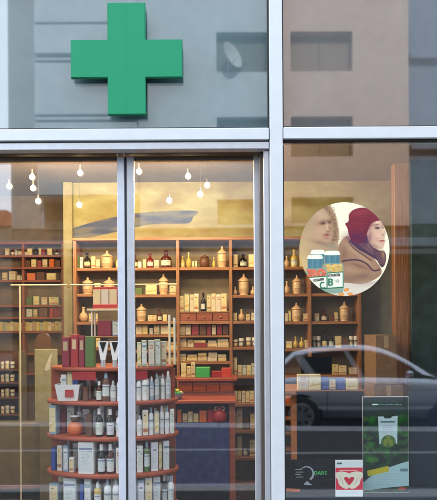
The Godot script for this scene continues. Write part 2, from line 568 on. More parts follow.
# ---------------------------------------------------------------- storefront
func storefront() -> void:
	var t := thing("shop_front", "white aluminium shop front framing the glazed pharmacy entrance and window", "shop front")
	var al: Material = M.aluminium
	var top := 3.62
	# main mullion, transoms
	part("mullion", block(Vector3(0.073, top, 0.12), 0.004), al, t, Vector3(0.3295, top / 2, -0.03))
	part("mullion", block(Vector3(0.073, top, 0.12), 0.004), al, t, Vector3(1.78, top / 2, -0.03))
	part("mullion", block(Vector3(0.073, top, 0.12), 0.004), al, t, Vector3(-1.60, top / 2, -0.03))
	part("transom", block(Vector3(1.85, 0.067, 0.12), 0.004), al, t, Vector3(-0.637, 2.6405, -0.028))
	part("transom", block(Vector3(1.372, 0.067, 0.12), 0.004), al, t, Vector3(1.0562, 2.6435, -0.028))
	part("top_rail", block(Vector3(1.853, 0.07, 0.12), 0.004), al, t, Vector3(-0.635, 3.585, -0.028))
	part("top_rail", block(Vector3(1.375, 0.07, 0.12), 0.004), al, t, Vector3(1.0545, 3.585, -0.028))
	part("bottom_rail", block(Vector3(1.375, 0.09, 0.12), 0.004), al, t, Vector3(1.0545, 0.47, -0.028))
	part("plinth", block(Vector3(1.375, 0.425, 0.1), 0.004), M.facade, t, Vector3(1.0545, 0.2125, -0.04))
	for x in [0.2905, 0.3685]:
		part("joint_seal", plain_box(Vector3(0.006, 0.06, 0.1)), M.gasket, t, Vector3(x, 2.641, -0.03))
	# rubber beads beside the panes
	for e in [[-0.635, 1.853, 2.6745], [1.0545, 1.375, 2.6775], [1.0545, 1.375, 2.6095]]:
		part("glazing_bead", plain_box(Vector3(e[1], 0.009, 0.05)), M.gasket, t, Vector3(e[0], e[2] + (0.004 if e[2] > 2.65 else -0.004), -0.012))
	for e in [[0.2895, 3.11], [0.3695, 3.11], [0.3695, 1.55]]:
		part("glazing_bead", plain_box(Vector3(0.008, 0.86 if e[1] > 2 else 2.06, 0.05)), M.gasket, t, Vector3(e[0], e[1], -0.012))
	# panes (double glazed)
	for z in [0.0, -0.018]:
		part("pane", plain_box(Vector3(1.853, 0.87, 0.004)), M.glass, t, Vector3(-0.635, 3.112, z - 0.002))
		part("pane", plain_box(Vector3(1.375, 0.87, 0.004)), M.glass, t, Vector3(1.0545, 3.112, z - 0.002))
		part("pane", plain_box(Vector3(1.375, 2.094, 0.004)), M.glass, t, Vector3(1.0545, 1.5625, z - 0.002))
	part("spandrel_panel", block(Vector3(1.85, 0.87, 0.03), 0.002), M.spandrel_blue, t, Vector3(-0.635, 3.112, -0.07))
	part("spandrel_panel", block(Vector3(1.37, 0.87, 0.03), 0.002), M.spandrel_brown, t, Vector3(1.0545, 3.112, -0.07))
	# sliding door header and jambs, set back from the transom
	part("door_header", block(Vector3(1.85, 0.040, 0.07), 0.003), M.door_aluminium, t, Vector3(-0.635, 2.579, -0.015))
	part("header_soffit", block(Vector3(1.85, 0.08, 0.15), 0.003), M.bronze, t, Vector3(-0.635, 2.601, -0.128))
	part("door_jamb", block(Vector3(0.030, 2.557, 0.05), 0.003), M.door_aluminium, t, Vector3(0.2755, 1.2785, -0.03))
	part("door_jamb", block(Vector3(0.042, 2.557, 0.05), 0.003), M.bronze, t, Vector3(0.262, 1.2785, -0.083))
	part("door_jamb", block(Vector3(0.030, 2.557, 0.09), 0.003), M.bronze, t, Vector3(0.248, 1.2785, -0.156))
	# green cross sign
	var c := thing("pharmacy_cross", "green pharmacy cross sign mounted in front of the upper left pane", "sign", Vector3(-0.505, 3.060, 0.0))
	var a := 0.1055
	var l := 0.3115
	var o := PackedVector2Array([Vector2(-a, -l), Vector2(a, -l), Vector2(a, -a), Vector2(l, -a), Vector2(l, a), Vector2(a, a), Vector2(a, l), Vector2(-a, l), Vector2(-a, a), Vector2(-l, a), Vector2(-l, -a), Vector2(-a, -a)])
	part("casing", prism(o, 0.022), M.cross_green, c, Vector3(0, 0, 0.031))
	var i := 0.003
	# the face is two sheets that meet on the middle line
	for s in [-1.0, 1.0]:
		var half := PackedVector2Array()
		for p in [Vector2(0.0002, -l), Vector2(a, -l), Vector2(a, -a), Vector2(l, -a), Vector2(l, a), Vector2(a, a), Vector2(a, l), Vector2(0.0002, l)]:
			half.append(Vector2((p.x - (i if p.x > 0.01 else 0.0)) * s, p.y - signf(p.y) * i))
		part("face", prism(half, 0.003), M.cross_green, c, Vector3(0, 0, 0.0438))
	for s in [-0.2, 0.2]:
		part("bracket", cyl(0.012, 0.018, 10), M.chrome, c, Vector3(s, 0, 0.002), Vector3(PI / 2, 0, 0))

func sliding_leaf(label: String, x0: float, x1: float, z: float, edge: String) -> void:
	var t := thing("sliding_door", label, "door", Vector3((x0 + x1) / 2, 0, z), 0, "sliding glass door leaves")
	var w := x1 - x0
	var sw := 0.042
	for s in [-1.0, 1.0]:
		part("stile", block(Vector3(sw, 2.525, 0.04), 0.004), M.door_aluminium if edge == "grey" else M.leaf_aluminium, t, Vector3(s * (w - sw) / 2, 1.2925, 0))
	part("top_rail", block(Vector3(w - sw * 2, 0.022, 0.036), 0.003), M.bronze, t, Vector3(0, 2.544, 0))
	part("bottom_rail", block(Vector3(w - sw * 2, 0.09, 0.036), 0.003), M.door_aluminium, t, Vector3(0, 0.075, 0))
	for zz in [0.008, -0.01]:
		part("pane", plain_box(Vector3(w - sw * 2, 2.41, 0.004)), M.glass, t, Vector3(0, 1.327, zz))
	var sx := 1.0
	if edge == "light":
		part("gasket", plain_box(Vector3(0.013, 2.525, 0.03)), M.gasket, t, Vector3(sx * (w / 2 + 0.007), 1.2925, 0))

# ---------------------------------------------------------------- room
func mural() -> StandardMaterial3D:
	# ochre wash with one broad blue brush stroke; the sheet spans x -1.556..1.75, y 2.30..3.06 at distance 6.28
	var w := 1024
	var h := 236
	var im := Image.create(w, h, false, Image.FORMAT_RGB8)
	var n := FastNoiseLite.new()
	n.seed = 11
	n.frequency = 0.009
	n.fractal_octaves = 5
	for y in h:
		for x in w:
			var v := n.get_noise_2d(x * 0.8, y * 1.6) * 0.5 + 0.5
			var u := n.get_noise_2d(x * 0.5 + 900, y + 300) * 0.5 + 0.5
			im.set_pixel(x, y, Color(0.56, 0.53, 0.35).lerp(Color(0.66, 0.65, 0.50), clampf(v * 1.6 - 0.3, 0, 1)).lerp(Color(0.50, 0.42, 0.27), clampf(u * 2.2 - 0.95, 0, 0.8)))
	var to := func(px: float, py: float) -> Vector2:
		return Vector2((X(px, 6.28) + 1.556) / 3.306 * w, (3.06 - H(py, 6.28)) / 0.76 * h)
	var pts := []
	for p in [[60, 231], [75, 227], [95, 221], [118, 216], [140, 212.5], [165, 211], [197, 211]]:
		pts.append(to.call(p[0], p[1]))
	for p in [[194, 217], [189, 223], [170, 223.5], [152, 224], [135, 227], [118, 231], [95, 236], [75, 239], [60, 241]]:
		pts.append(to.call(p[0], p[1]))
	var outline := catmull(pts, true, 5)
	var mask := Image.create(w, h, false, Image.FORMAT_L8)
	fill(mask, outline, Color.WHITE)
	for y in h:
		for x in w:
			if mask.get_pixel(x, y).r > 0.5:
				var v := n.get_noise_2d(x * 0.7 + 50, y * 4.0) * 0.5 + 0.5
				im.set_pixel(x, y, Color(0.24, 0.27, 0.42).lerp(Color(0.34, 0.36, 0.47), v).lerp(im.get_pixel(x, y), clampf(v * 1.6 - 0.7, 0.0, 0.35)))
	im = soften(im, 2)
	grain(im, 0.015)
	return picture("mural", im, 0.9)

func room() -> void:
	var back := -2.78
	struct("floor", plain_box(Vector3(5.0, 0.1, 3.56)), M.floor_stone, Vector3(-0.1, -0.05, -1.78))
	struct("ceiling", plain_box(Vector3(5.0, 0.1, 3.38)), M.ceiling_paint, Vector3(-0.1, 3.07, -1.86))
	struct("wall_back", plain_box(Vector3(4.0, 3.02, 0.12)), M.plaster_grey, Vector3(0.444, 1.51, back - 0.06))
	var mu := struct("wall_mural", quad_uv(3.306, 0.76), mural(), Vector3(0.097, 2.68, back + 0.004))
	mu.set_meta("label", "ochre washed wall above the shelves with a blue brush stroke")
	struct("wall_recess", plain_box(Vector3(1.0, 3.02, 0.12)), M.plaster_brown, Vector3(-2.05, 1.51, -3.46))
	struct("wall_return", plain_box(Vector3(0.10, 3.02, 0.5)), M.plaster_cream, Vector3(-1.496, 1.51, -3.1))
	struct("wall_left", plain_box(Vector3(0.12, 3.02, 3.6)), M.plaster_grey, Vector3(-2.56, 1.51, -1.8))
	struct("wall_right", plain_box(Vector3(0.12, 3.02, 3.6)), M.plaster_grey, Vector3(2.36, 1.51, -1.8))
	# the house over and beside the shop front
	struct("wall_facade_left", plain_box(Vector3(28.4, 3.62, 0.35)), M.facade, Vector3(-15.84, 1.81, -0.15))
	struct("wall_facade_right", plain_box(Vector3(28.2, 3.62, 0.35)), M.facade, Vector3(15.92, 1.81, -0.15))
	struct("wall_facade_upper", plain_box(Vector3(60.0, 12.7, 0.35)), M.facade, Vector3(0, 9.97, -0.15))
	struct("wall_spandrel", plain_box(Vector3(3.5, 0.976, 0.06)), M.plaster_grey, Vector3(0.09, 3.131, -0.135))
	# thin cream strip of wall beside the shelves
	part("wall_pilaster", block(Vector3(0.09, 3.015, 0.06), 0.004), M.plaster_cream, self, Vector3(-1.51, 1.5075, back + 0.031)).set_meta("kind", "structure")

const D0 := 6.0
func SH(y: float) -> float:
	return H(y, D0)

func wall_shelves() -> void:
	var t := thing("wall_shelving", "tall orange wood shelving covering the whole back wall", "shelving")
	var zf := -2.5
	var dep := 0.275
	var zc := zf - dep / 2
	var th := 0.028
	var xs := {}
	for px in [75, 126, 178, 231, 271, 310, 362]:
		xs[px] = X(px, D0)
	var ups := [75, 126, 178, 231, 271, 310, 360]
	for px in ups:
		part("upright", block(Vector3(0.03, 2.393, dep), 0.002), M.wood_upright, t, Vector3(X(px, D0), 2.393 / 2, zc))
	part("top_board", block(Vector3(X(362, D0) - X(73, D0), th, dep + 0.02), 0.003), M.wood, t, Vector3((X(362, D0) + X(73, D0)) / 2, 2.393 + th / 2 + 0.001, zc))
	part("back_board", plain_box(Vector3(X(360, D0) - X(75, D0), 2.38, 0.006)), M.back_panel, t, Vector3((X(360, D0) + X(75, D0)) / 2, 1.19, zf - dep + 0.001))
	var levels := {0: [267, 293, 321, 347, 376, 404, 431, 458, 487], 1: [267, 294, 321, 334, 350, 362, 376, 404, 431, 458, 487], 2: [267, 321, 335, 347.5, 361.5, 378, 404, 431, 458, 487],
		3: [267, 295, 321, 347, 376, 404, 431, 458, 487], 4: [267, 294, 322, 349, 376, 390, 404, 418, 433, 449, 468, 487], 5: [242, 268, 294, 322, 349, 376, 404, 431, 458, 487]}
	for b in 6:
		var x0 := X(ups[b], D0) + 0.0155
		var x1 := X(ups[b + 1], D0) - 0.0155
		for y in levels[b]:
			if y == 242:
				continue
			part("shelf_board", block(Vector3(x1 - x0, th if y != 335 else 0.018, dep - 0.012), 0.002), M.wood, t, Vector3((x0 + x1) / 2, SH(y) - th / 2 if y != 487 else 0.02, zc - 0.004))
	# three small drawers in the middle bay
	for k in 3:
		var w := (X(231, D0) - X(178, D0) - 0.035) / 3
		var x := X(178, D0) + 0.0175 + w * (k + 0.5)
		var dr := part("drawer", block(Vector3(w - 0.006, SH(313) - SH(321) - 0.004, dep - 0.04), 0.003), M.wood_red, t, Vector3(x, (SH(313) + SH(321)) / 2, zc + 0.006))
		var s := SphereMesh.new()
		s.radius = 0.009
		s.height = 0.018
		part("knob", s, M.brass, dr, Vector3(0, 0, (dep - 0.04) / 2 + 0.008))
	part("drawer_top", block(Vector3(X(231, D0) - X(178, D0) - 0.032, 0.012, dep - 0.02), 0.002), M.wood, t, Vector3((X(231, D0) + X(178, D0)) / 2, SH(312), zc))

func wall_wares() -> void:
	var g := "wares on the back wall shelves"
	var d := 6.09
	row("in top row of leftmost wall bay", g, SH(267) + 0.001, d, 267, [[77, 80, 254, "carton", "green"], [80.5, 83.5, 256, "carton", "white"], [84, 91, 251, "bottle", "dark_glass"], [92, 96, 255, "carton", "cream"], [101, 114, 249, "jar", "porcelain"], [116, 122, 254, "bottle", "honey"]])
	row("in second row of leftmost wall bay", g, SH(293) + 0.001, d, 293, [[82, 94, 276, "jar", "porcelain"], [95, 101, 282, "carton", "cream"], [103, 116, 276, "jar", "porcelain"]])
	row("in third row of leftmost wall bay", g, SH(321) + 0.001, d, 321, [[79, 88, 306, "flask", "porcelain"], [89, 93, 313, "carton", "cream"], [94, 98, 313, "carton", "sand"]])
	row("in fourth row of leftmost wall bay", g, SH(347) + 0.001, d, 347, [[77, 84, 341, "carton", "yellow", 3], [84.5, 92, 340, "carton", "cream", 3], [92.5, 100, 341, "carton", "yellow", 3], [101, 108, 336, "carton", "dark_glass"]])
	row("top row of bay behind door edge", g, SH(267) + 0.001, d, 267, [[133, 138, 253, "bottle", "amber"], [147, 154, 252, "bottle", "ruby"], [161, 172, 249, "bottle", "amber"]])
	row("second row of bay behind door edge", g, SH(294) + 0.001, d, 294, [[136, 143, 287, "carton", "green"], [146, 157, 284, "carton", "cream"], [158.5, 169, 273, "jar", "porcelain"], [170, 176.5, 285, "carton", "cream"]])
	row("third row of bay behind door edge", g, SH(321) + 0.001, d, 321, [[136, 147, 303, "jar", "porcelain"], [148, 152, 315, "carton", "cream"], [157, 162, 309, "bottle", "amber"], [163, 167, 314, "carton", "sand"]])
	row("fourth row of bay behind door edge", g, SH(334) + 0.001, d, 334, [[136, 142, 325, "carton", "cream"], [142.5, 148, 325, "carton", "yellow"], [149.5, 153, 328, "carton", "white"], [154, 160, 325, "carton", "pale_blue"], [161, 169, 325, "carton", "cream"], [169.5, 174, 327, "carton", "yellow"]])
	row("fifth row of bay behind door edge", g, SH(350) + 0.001, d, 350, [[163, 170, 345, "carton", "cream", 3.5], [170.5, 177, 345, "carton", "yellow", 3]])
	row("sixth row of bay behind door edge", g, SH(362) + 0.001, d, 362, [[163, 170, 358, "carton", "yellow", 3], [170.5, 177, 357.5, "carton", "cream", 3]])
	row("in top row above the drawers", g, SH(267) + 0.001, d, 267, [[181, 185, 255, "bottle", "honey"], [186, 192, 251, "flask", "honey"], [198, 212, 253, "wide_jar", "brown"], [212.5, 216, 256, "flask", "honey"], [217, 228, 245, "jar", "porcelain"]])
	row("standing on the three drawers", g, SH(312) + 0.0065, d, 312, [[180, 184, 296, "carton", "cream"], [184.5, 189.5, 294, "carton", "pale_green"], [190, 194, 295, "carton", "cream"], [194.5, 199, 294, "carton", "white"], [201, 206, 293, "bottle", "dark_glass"], [207, 211, 295, "carton", "pale_green"], [211.5, 216, 294, "carton", "cream"], [216.5, 221, 295, "carton", "white"], [221.5, 227, 294, "carton", "cream"]])
	row("in row just under the drawers", g, SH(335) + 0.001, d, 335, [[179.5, 185, 325, "carton", "sand"], [185.5, 191, 325, "carton", "sand"], [192, 199, 324, "carton", "crimson"], [199.5, 206, 325, "carton", "brown"], [207, 211, 324, "carton", "crimson"], [212, 216, 325, "carton", "sand"], [217, 222, 324, "carton", "crimson"], [223, 228, 325, "carton", "brown"]])
	row("in second row under the drawers", g, SH(347.5) + 0.001, d, 347.5, [[179.5, 187, 342, "carton", "cream", 3.5], [187.5, 194, 342.5, "carton", "yellow", 3], [194.5, 207, 343.5, "carton", "crimson", 3], [207.5, 217, 343.5, "carton", "cream", 2.5], [217.5, 228.5, 342, "carton", "cream", 2.5]])
	row("in third row under the drawers", g, SH(361.5) + 0.001, d, 361.5, [[179.5, 186, 357, "carton", "cream", 3], [186.5, 197, 358, "carton", "yellow", 3], [197.5, 207, 357, "carton", "sand", 3.5], [207.5, 217, 357, "carton", "cream", 4], [217.5, 226, 358, "carton", "sand", 3]])
	row("in top row of narrow wall bay", g, SH(267) + 0.001, d, 267, [[233, 238, 254, "carton", "cream"], [239.5, 247.5, 253, "bottle", "dark_glass"], [249, 255, 254, "carton", "cream"]])
	row("in second row of narrow wall bay", g, SH(295) + 0.001, d, 295, [[233, 237.5, 286, "flask", "porcelain"], [238, 250, 273, "jar", "porcelain"], [250.5, 256, 286, "flask", "porcelain"]])
	row("in third row of narrow wall bay", g, SH(321) + 0.001, d, 321, [[233, 237, 313, "carton", "sand"], [238, 245, 309, "flask", "porcelain"], [246, 250, 317, "carton", "cream", 2.5], [251, 257, 316, "carton", "sand", 3]])
	row("in fourth row of narrow wall bay", g, SH(347) + 0.001, d, 347, [[232.5, 237.5, 340, "pot", "brown"], [238.5, 244, 339, "pot", "brown"], [246, 251, 338, "pot", "brown"], [252, 257, 338, "pot", "brown"]])
	row("in fifth row of narrow wall bay", g, SH(376) + 0.001, d, 376, [[232, 237, 358, "carton", "sand"], [237.5, 241.5, 366, "carton", "cream"], [242, 246, 366, "carton", "pale_green"], [246.5, 250.5, 366, "carton", "cream"], [251, 256.5, 364, "carton", "pale_green"]])
	row("in sixth row of narrow wall bay", g, SH(404) + 0.001, d, 404, [[233, 237, 392, "carton", "cream"], [237.3, 241, 392, "carton", "sand"], [241.3, 245, 392, "carton", "cream"], [245.3, 249, 392, "carton", "sand"], [249.3, 253.5, 392, "carton", "cream"], [254, 257, 394, "carton", "sand"]])
	row("in seventh row of narrow wall bay", g, SH(431) + 0.001, d, 431, [[232.5, 236, 414, "carton", "cream"], [236.3, 242, 410, "carton", "sand"], [243, 248, 420, "carton", "brown"], [249.5, 257, 415, "carton", "sand"]])
	row("in eighth row of narrow wall bay", g, SH(458) + 0.001, d, 458, [[232.5, 236, 450, "carton", "cream"], [236.3, 241, 438, "carton", "cream"], [242, 247, 450, "flask", "white"], [249, 255.5, 442, "carton", "cream"], [256, 259, 447, "carton", "sand"]])
	# behind the right window
	row("top row left of round sticker", g, SH(267) + 0.001, d, 267, [[284, 290, 255, "flask", "porcelain"], [291, 298, 249, "bottle", "honey"], [300, 306, 254, "carton", "cream"]])
	row("second row left of round sticker", g, SH(294) + 0.001, d, 294, [[284, 290, 281, "flask", "porcelain"], [292, 302, 275, "jar", "porcelain"]])
	row("third row below round sticker's left side", g, SH(322) + 0.001, d, 322, [[284, 288, 314, "carton", "cream"], [291, 302, 303, "jar", "porcelain"], [303, 308, 314, "carton", "sand"]])
	row("in wall bay below round sticker", g, SH(322) + 0.001, d, 322, [[314, 319, 314, "carton", "sand"], [321, 327.5, 310, "bottle", "amber"], [329, 334, 316, "carton", "brown"], [339, 350, 302, "jar", "porcelain"]])
	row("in fourth row of window's left bay", g, SH(349) + 0.001, d, 349, [[286, 292, 345, "carton", "yellow", 3], [293, 298, 337, "flask", "honey"], [299, 304, 338, "flask", "honey"], [304.5, 308.5, 341, "carton", "yellow"]])
	row("in row above reflected car roof", g, SH(349) + 0.001, d, 349, [[312, 316, 337, "pot", "dark_glass"], [316.5, 320.5, 337, "pot", "dark_glass"], [322, 327.5, 332, "bottle", "dark_glass"], [328.5, 334, 333, "bottle", "dark_glass"], [335, 341, 337, "carton", "cream"], [342, 348, 339, "carton", "brown"], [349, 353, 337, "pot", "dark_glass"], [353.5, 357.5, 337, "pot", "dark_glass"]])
	row("on shelf beside the dark screen", g, SH(376) + 0.001, d, 376, [[332, 338, 366, "carton", "yellow"], [338.5, 346, 367, "carton", "cream"], [348, 356, 369, "carton", "sand"]])
	row("in low row beside the black board", g, SH(404) + 0.001, d, 404, [[284, 290, 394, "carton", "orange"], [290.5, 297, 394, "carton", "red"]])

# ---------------------------------------------------------------- round shelf unit behind the door
const GX := -0.708
const GZ := -0.64
const GS := 0.55      # the shelves are oval: depth to width
const GR := 0.437

func gondola() -> void:
	var t := thing("round_display", "round orange shelf unit crowded with bottles just inside the door", "display shelf", Vector3(GX, 0, GZ))
	var hs := [0.17, 0.395, 0.627, 0.862, 1.088, 1.305]
	for k in hs.size():
		var r := GR if k < 5 else GR * 0.93
		part("shelf", lathe([[0, hs[k] - 0.024], [r - 0.006, hs[k] - 0.024], [r, hs[k] - 0.02], [r, hs[k] - 0.004], [r - 0.005, hs[k]], [0, hs[k]]], 48), M.board_orange, t).scale.z = GS
	part("base", cyl(GR - 0.05, 0.145, 48), M.wood_red, t).scale.z = GS
	for k in 5:
		part("back_panel", block(Vector3(GR * 1.9, hs[k + 1] - hs[k] - 0.025, 0.018), 0.002), M.board_orange, t, Vector3(0, (hs[k] + hs[k + 1] - 0.024) / 2, -0.02))
	for e in [[-0.15, 0.17], [0.16, 0.19]]:
		part("shelf_flag", block(Vector3(e[1], 0.055, 0.006), 0.002), M.red, t, Vector3(e[0], 1.25, GS * sqrt((GR - 0.03) * (GR - 0.03) - e[0] * e[0]) - 0.01), Vector3(0.1, e[0] * 2.0, 0))
	var g := "wares on the round display"
	var rows := [
		["on top of round display", 5, 364.0, [[63, 71, 336, "book", "crimson"], [71.5, 79, 334, "book", "red"], [79.5, 85, 335, "book", "crimson"], [86, 95, 336, "carton", "green"], [97.5, 108.5, 341, "tube", "white"], [109.5, 120, 341, "tube", "white"], [137, 141, 342, "carton", "pale_green"], [141.5, 146.5, 340, "carton", "pale_green"], [148, 154, 340, "carton", "grey"], [154.5, 160, 339, "carton", "pale_green"], [160.5, 166, 341, "carton", "grey"]]],
		["on round display's second shelf", 4, 397.0, [[83, 88, 386, "carton", "brown"], [96, 101.5, 381, "capped", "amber"], [102, 109.5, 372, "pump", "brown"], [110, 115.5, 380, "pump", "grey"], [116.5, 122, 376, "pump", "white"], [136, 141, 375, "pump", "white"], [141.5, 148.5, 371, "pump", "white"], [149, 153.5, 376, "pump", "pale_blue"], [154, 159, 373, "pump", "grey"], [160, 164.5, 373, "pump", "white"], [165, 170.5, 371, "pump", "grey"]]],
		["on round display's third shelf", 3, 431.0, [[50, 58, 404, "carton", "pale_blue"], [86, 92, 414, "carton", "brown"], [95, 102.5, 408, "capped", "dark_glass"], [106, 113.5, 409, "capped", "dark_glass"], [115.5, 121, 412, "pump", "white"], [136.5, 141.5, 415, "pump", "white"], [142, 147.5, 410, "carton", "white"], [148, 153, 407, "pump", "white"], [153.5, 158, 411, "carton", "grey"], [158.5, 163.5, 405, "pump", "white"], [164, 169, 406, "pump", "white"], [169.5, 173.5, 409, "carton", "white"]]],
		["on round display's fourth shelf", 2, 470.0, [[51, 56, 447, "carton", "blue"], [57, 62.5, 445, "carton", "white"], [63, 68.5, 445, "carton", "pale_blue"], [69, 74, 457, "carton", "white"], [79, 94.5, 439, "carton", "white"], [97, 104.5, 444, "capped", "dark_glass"], [106, 113.5, 444, "capped", "amber"], [115.5, 121, 448, "carton", "white"], [136.5, 142, 446, "carton", "white"], [143, 149, 441, "pump", "green"], [150, 157, 442, "carton", "white"], [157.5, 161, 442, "carton", "sand"], [162, 168, 441, "carton", "white"]]],
		["on round display's fifth shelf", 1, 508.0, [[50, 60, 483, "carton", "pale_blue"], [64, 78, 475, "carton", "grey"], [79, 83, 484, "carton", "blue"], [84, 91, 476, "carton", "grey"], [93, 100.5, 482, "pump", "honey"], [103, 110.5, 478, "pump", "white"], [111.5, 119, 478, "pump", "white"], [136.5, 143, 480, "carton", "pale_blue"], [144, 151, 478, "carton", "white"], [152, 159, 477, "carton", "white"], [160.5, 166, 473, "capped", "dark_glass"], [167, 173, 476, "pump", "white"]]],
	]
	for r in rows:
		var n := 0
		var y: float = hs[r[1]] + 0.001
		for e in r[3]:
			var d := 4.05
			var z := 0.0
			for it in 4:
				var dx: float = X((e[0] + e[1]) / 2.0, d) - GX
				z = GZ + maxf(GS * sqrt(maxf(0.415 * 0.415 - dx * dx, 0.0)) - 0.04, 0.085)
				d = CAM_Z - z
			var w: float = (e[1] - e[0]) / F * d
			var top: float = H(e[2], d - 0.03)
			var dx2: float = X((e[0] + e[1]) / 2.0, d) - GX
			var room_above: float = (hs[r[1] + 1] - 0.03 if r[1] < 5 else 9.0) - y
			ware(e[3], e[4], Vector3(GX + dx2, y, z), w, minf(top - y, room_above), minf(w * 0.9, 0.07), "%s, %s from left %s" % [look_of(e[3], e[4]), ORD[n], r[0]], g, n * 5 + r[1], dx2 * 0.8)
			n += 1
	# a back row on every shelf, against the panel
	for q in range(1, 5):
		var x := -0.36
		var n := 0
		while x < 0.36:
			var w := rng.randf_range(0.03, 0.055)
			var y: float = hs[q] + 0.001
			var h: float = (hs[q + 1] - hs[q] - 0.03) * rng.randf_range(0.62, 0.97)
			var kind: String = ["carton", "carton", "pump", "carton", "capped"][rng.randi() % 5]
			var c: String = ["white", "grey", "pale_blue", "white", "sand", "brown", "white", "crimson"][rng.randi() % 8] if kind != "capped" else ["amber", "dark_glass"][rng.randi() % 2]
			ware(kind, c, Vector3(GX + x + w / 2, y, GZ + 0.022), w, h, 0.05, "%s, %s from left in back row of round display's %s shelf" % [look_of(kind, c), ORD[n], ["sixth", "fifth", "fourth", "third", "second"][q]], "back row wares of the round display", n + q * 3, rng.randf_range(-0.15, 0.15))
			x += w + rng.randf_range(0.003, 0.02)
			n += 1
	# white basket with a red label
	var bk := thing("basket", "white plastic basket with red label on round display's second shelf", "basket", Vector3(X(69, 4.02), hs[4] + 0.001, CAM_Z - 4.02))
	var o := PackedVector2Array([Vector2(-0.065, 0), Vector2(0.065, 0), Vector2(0.08, 0.105), Vector2(-0.08, 0.105)])
	var st := new_st()
	for f in [[0.05, 0.0], [-0.05, 0.0]]:
		pass
	for k in 4:
		var a0 := Vector3(0.063, 0, 0.045)
		var a1 := Vector3(0.08, 0.105, 0.058)
		var sg := [[1, 1], [1, -1], [-1, -1], [-1, 1]]
		var p: Array = sg[k]
		var q: Array = sg[(k + 1) % 4]
		poly(st, [Vector3(a0.x * p[0], 0, a0.z * p[1]), Vector3(a0.x * q[0], 0, a0.z * q[1]), Vector3(a1.x * q[0], a1.y, a1.z * q[1]), Vector3(a1.x * p[0], a1.y, a1.z * p[1])], Vector3(0, 0.05, 0))
		poly(st, [Vector3(a0.x * p[0] * 0.93, 0.004, a0.z * p[1] * 0.93), Vector3(a0.x * q[0] * 0.93, 0.004, a0.z * q[1] * 0.93), Vector3(a1.x * q[0] * 0.95, a1.y, a1.z * q[1] * 0.95), Vector3(a1.x * p[0] * 0.95, a1.y, a1.z * p[1] * 0.95)], Vector3(0, 0.05, 0))
		poly(st, [Vector3(a1.x * p[0], a1.y, a1.z * p[1]), Vector3(a1.x * q[0], a1.y, a1.z * q[1]), Vector3(a1.x * q[0] * 0.95, a1.y, a1.z * q[1] * 0.95), Vector3(a1.x * p[0] * 0.95, a1.y, a1.z * p[1] * 0.95)], Vector3(0, 0.05, 0))
	poly(st, [Vector3(-0.06, 0.003, -0.043), Vector3(0.06, 0.003, -0.043), Vector3(0.06, 0.003, 0.043), Vector3(-0.06, 0.003, 0.043)], Vector3(0, -1, 0))
	st.generate_normals()
	part("tub", st.commit(), M.white, bk)
	part("label", block(Vector3(0.055, 0.05, 0.003), 0.001), M.red, bk, Vector3(0.012, 0.05, 0.055), Vector3(-0.12, 0, 0))
	part("base_rim", block(Vector3(0.122, 0.012, 0.09), 0.003), M.red, bk, Vector3(0, -0.0, 0) + Vector3(0, 0.0065, 0))
	var gi := 0
	for e in [[-0.035, 0.06, "white", 0.15], [0.005, 0.05, "sand", 0.17], [0.04, 0.05, "blue", 0.13]]:
		ware("carton", e[2], Vector3(X(69, 4.02) + e[0], hs[4] + 0.0145, CAM_Z - 4.02 - 0.008), 0.036, e[3], 0.04, "%s carton, %s from left in the white basket" % [e[2], ORD[gi]], "cartons in the basket", gi, 0.1)
		gi += 1
	# round glass pot with orange goods
	var pt := thing("orange_toy", "orange lumpy ornament on round display's third shelf", "ornament", Vector3(X(75, 4.02), hs[3] + 0.001, CAM_Z - 4.02))
	part("body", lathe([[0, 0], [0.035, 0.0], [0.05, 0.02], [0.055, 0.05], [0.04, 0.075], [0.02, 0.085], [0, 0.087]]), M.orange, pt)
	part("head", lathe([[0, 0.075], [0.02, 0.08], [0.032, 0.1], [0.028, 0.12], [0.012, 0.132], [0, 0.134]]), M.brown, pt)
	part("band", lathe([[0.03, 0.118], [0.034, 0.12], [0.03, 0.128], [0.02, 0.13]]), M.white, pt)
	# small rack with red packs on top
	var rk := thing("leaflet_rack", "white wire-legged rack of red packs on top of round display", "rack", Vector3(X(105, 4.16), hs[5], CAM_Z - 4.22))
	part("shelf", block(Vector3(0.24, 0.014, 0.14), 0.002), M.cream, rk, Vector3(0, 0.372, 0))
	for s in [[-0.09, 0.055], [0.09, 0.055], [-0.09, -0.055], [0.09, -0.055]]:
		part("leg", cyl(0.005, 0.365, 8), M.white, rk, Vector3(s[0], 0.0, s[1]))
	part("middle_shelf", block(Vector3(0.2, 0.008, 0.13), 0.002), M.wood, rk, Vector3(0, 0.19, 0))
	var pk := thing("leaflet_holder", "red holder with pale leaflets on the small rack", "leaflet holder", Vector3(X(105, 4.16) + 0.01, hs[5] + 0.3795, CAM_Z - 4.22))
	part("back", block(Vector3(0.2, 0.15, 0.02), 0.002), M.red, pk, Vector3(0, 0.075, -0.02))
	part("lip", block(Vector3(0.2, 0.03, 0.03), 0.002), M.red, pk, Vector3(0, 0.015, 0.008))
	for k in 3:
		part("leaflet", block(Vector3(0.05, 0.105, 0.01), 0.001), prints[[1, 5, 7][k]], pk, Vector3(-0.055 + k * 0.055 - 0.02, 0.0675 + 0.012, 0.0))
	ware("carton", "crimson", Vector3(X(105, 4.16) - 0.01, hs[5] + 0.1945, CAM_Z - 4.21), 0.09, 0.105, 0.05, "crimson carton on the middle shelf of the small rack", "rack goods", 1)
	ware("carton", "pale_blue", Vector3(X(105, 4.16) + 0.068, hs[5] + 0.1945, CAM_Z - 4.21), 0.045, 0.10, 0.05, "pale blue carton right of the crimson carton on the rack", "rack goods", 2)
